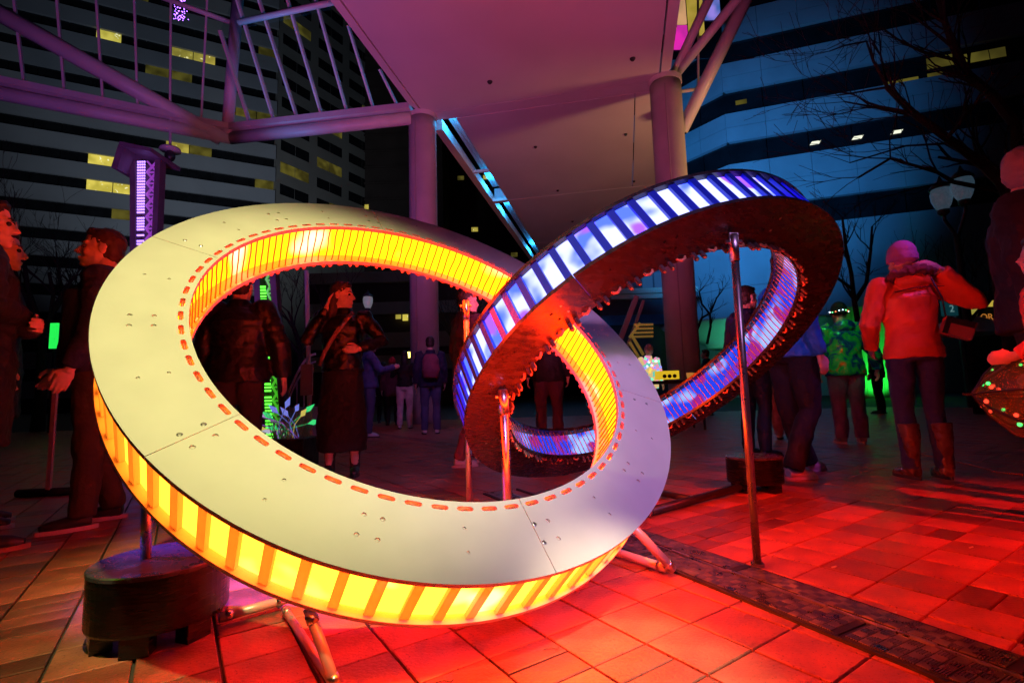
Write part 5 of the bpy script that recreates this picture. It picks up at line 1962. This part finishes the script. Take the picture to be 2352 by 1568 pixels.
# ------------------------------------------------------------------ bare trees
M_bark = mat('dark bark', (.02, .016, .014), .85, var=.3, vscale=9, bump=.5, bscale=25)


def grow(b, p, d_, L, r, depth, rnd, spread=.55, droop=0.0):
    q = p.copy()
    pts, rad = [q.copy()], [r]
    n = 3
    dd = d_.copy()
    for i in range(n):
        dd = (dd + V(rnd.uniform(-.22, .22), rnd.uniform(-.22, .22), rnd.uniform(-.15, .2) - droop)).normalized()
        q = q + dd * (L / n)
        pts.append(q.copy())
        rad.append(max(.004, r * (1 - .45 * (i + 1) / n)))
    b.tube(pts, rad, 5 if r > .02 else 4, False)
    if depth <= 0:
        return
    for k in range(3 if depth > 1 else 2):
        t_ = rnd.uniform(.4, 1.0)
        i = min(n, int(t_ * n + .5))
        nd = (dd + V(rnd.uniform(-1, 1), rnd.uniform(-1, 1), rnd.uniform(-.5, .8)) * spread).normalized()
        grow(b, pts[i], nd, L * rnd.uniform(.55, .8), max(.005, rad[i] * .62), depth - 1, rnd, spread, droop)


def tree(label, x, Y, h, r, seed, limbs=5, depth=3, polylines=None):
    rnd = random.Random(seed)
    p = at(x, 930, Y)
    t = thing('bare_tree', label, 'tree', (p.x, Y, 0), 0, 'bare winter trees')
    tb = MB()
    top = V(p.x + rnd.uniform(-.2, .2), Y, h * .38)
    tb.tube([(p.x, Y, 0), (p.x + .03, Y, h * .15), top], [r * 1.25, r, r * .8], 10)
    tb.build('trunk', M_bark, t, smooth=True)
    cb = MB()
    if polylines:
        for pl_, rr0 in polylines:
            pts = [at(a_, b2, Y + rnd.uniform(-.3, .3)) for a_, b2 in pl_]
            n = len(pts)
            rad = [rr0 * (1 - .6 * i / (n - 1)) for i in range(n)]
            cb.tube(pts, rad, 6, False)
            for i in range(1, n):
                for k in range(2):
                    nd = ((pts[i] - pts[i - 1]).normalized() + V(rnd.uniform(-.8, .8), rnd.uniform(-.6, .6), rnd.uniform(-.5, .6))).normalized()
                    grow(cb, pts[i], nd, h * .11, rad[i] * .5, 2, rnd)
    else:
        for k in range(limbs):
            a = 2 * PI * k / limbs + rnd.uniform(-.3, .3)
            grow(cb, top, V(math.cos(a) * .6, math.sin(a) * .6, .9).normalized(), h * .3, r * .55, depth, rnd)
    cb.build('branches', M_bark, t, kind='stuff')
    return t


tree('large bare tree with dark limbs reaching left across the blue office', 2345, 9.3, 9.0, .17, 3, polylines=[
    ([(2345, 640), (2330, 480), (2300, 420), (2261, 381), (2175, 317), (2096, 259), (2038, 201)], .13),
    ([(2345, 500), (2333, 288), (2280, 220), (2225, 173), (2190, 110), (2171, 54), (2150, -20)], .11),
    ([(2300, 440), (2190, 418), (2153, 396), (2045, 364), (1973, 407)], .05),
    ([(2175, 317), (2096, 266), (2000, 245), (1941, 234)], .035),
    ([(2225, 173), (2190, 137), (2117, 119), (2060, 90), (2027, 65)], .04),
    ([(2261, 381), (2170, 330), (2081, 335), (1952, 374)], .03),
    ([(2038, 201), (2006, 140), (1990, 95), (1940, 105), (1905, 118)], .03),
    ([(2290, 400), (2350, 330), (2400, 250)], .07)])
tree('slim bare tree with forked stems behind the shiny green jacket', 1974, 12.0, 5.2, .10, 5, polylines=[
    ([(1974, 760), (1962, 690), (1955, 626), (1942, 564), (1935, 500)], .07),
    ([(1965, 690), (1990, 650), (2000, 576), (2003, 520)], .06),
    ([(1960, 665), (1925, 640), (1905, 610), (1890, 560)], .04)])
tree('small crooked bare tree right of the right column', 1628, 22, 4.2, .07, 6, polylines=[
    ([(1624, 790), (1632, 750), (1631, 722), (1612, 698), (1606, 670), (1617, 658)], .06),
    ([(1602, 755), (1612, 730), (1632, 718), (1646, 684), (1660, 666)], .06)])
tree('bare tree with fine twigs at far left behind the men', 90, 15, 7.5, .14, 7, depth=4)
tree('bare tree beside the purple light tower', 225, 19, 8.0, .15, 8, depth=4)
tree('bare tree between the green light tower and the woman in black', 690, 16, 5.6, .11, 9, depth=4)
tree('bare tree just right of the left column', 1075, 19, 5.6, .11, 10, depth=4)
tree('bare tree left of the shop front', 2235, 14.5, 5.5, .10, 12, depth=3)

# thin cable lying across the far right paving
cb_ = [G(x, y, .006) for x, y in ((2055, 1022), (2085, 1032), (2130, 1046), (2180, 1056), (2235, 1068), (2290, 1084), (2350, 1090), (2430, 1086))]
o = MB().tube(cb_, .006, 6).build('cable', mat('orange cable', (.6, .16, .05), .5), None, True)
tag(o, 'thin orange cable lying across the dark paving behind the brown boots', 'cable')
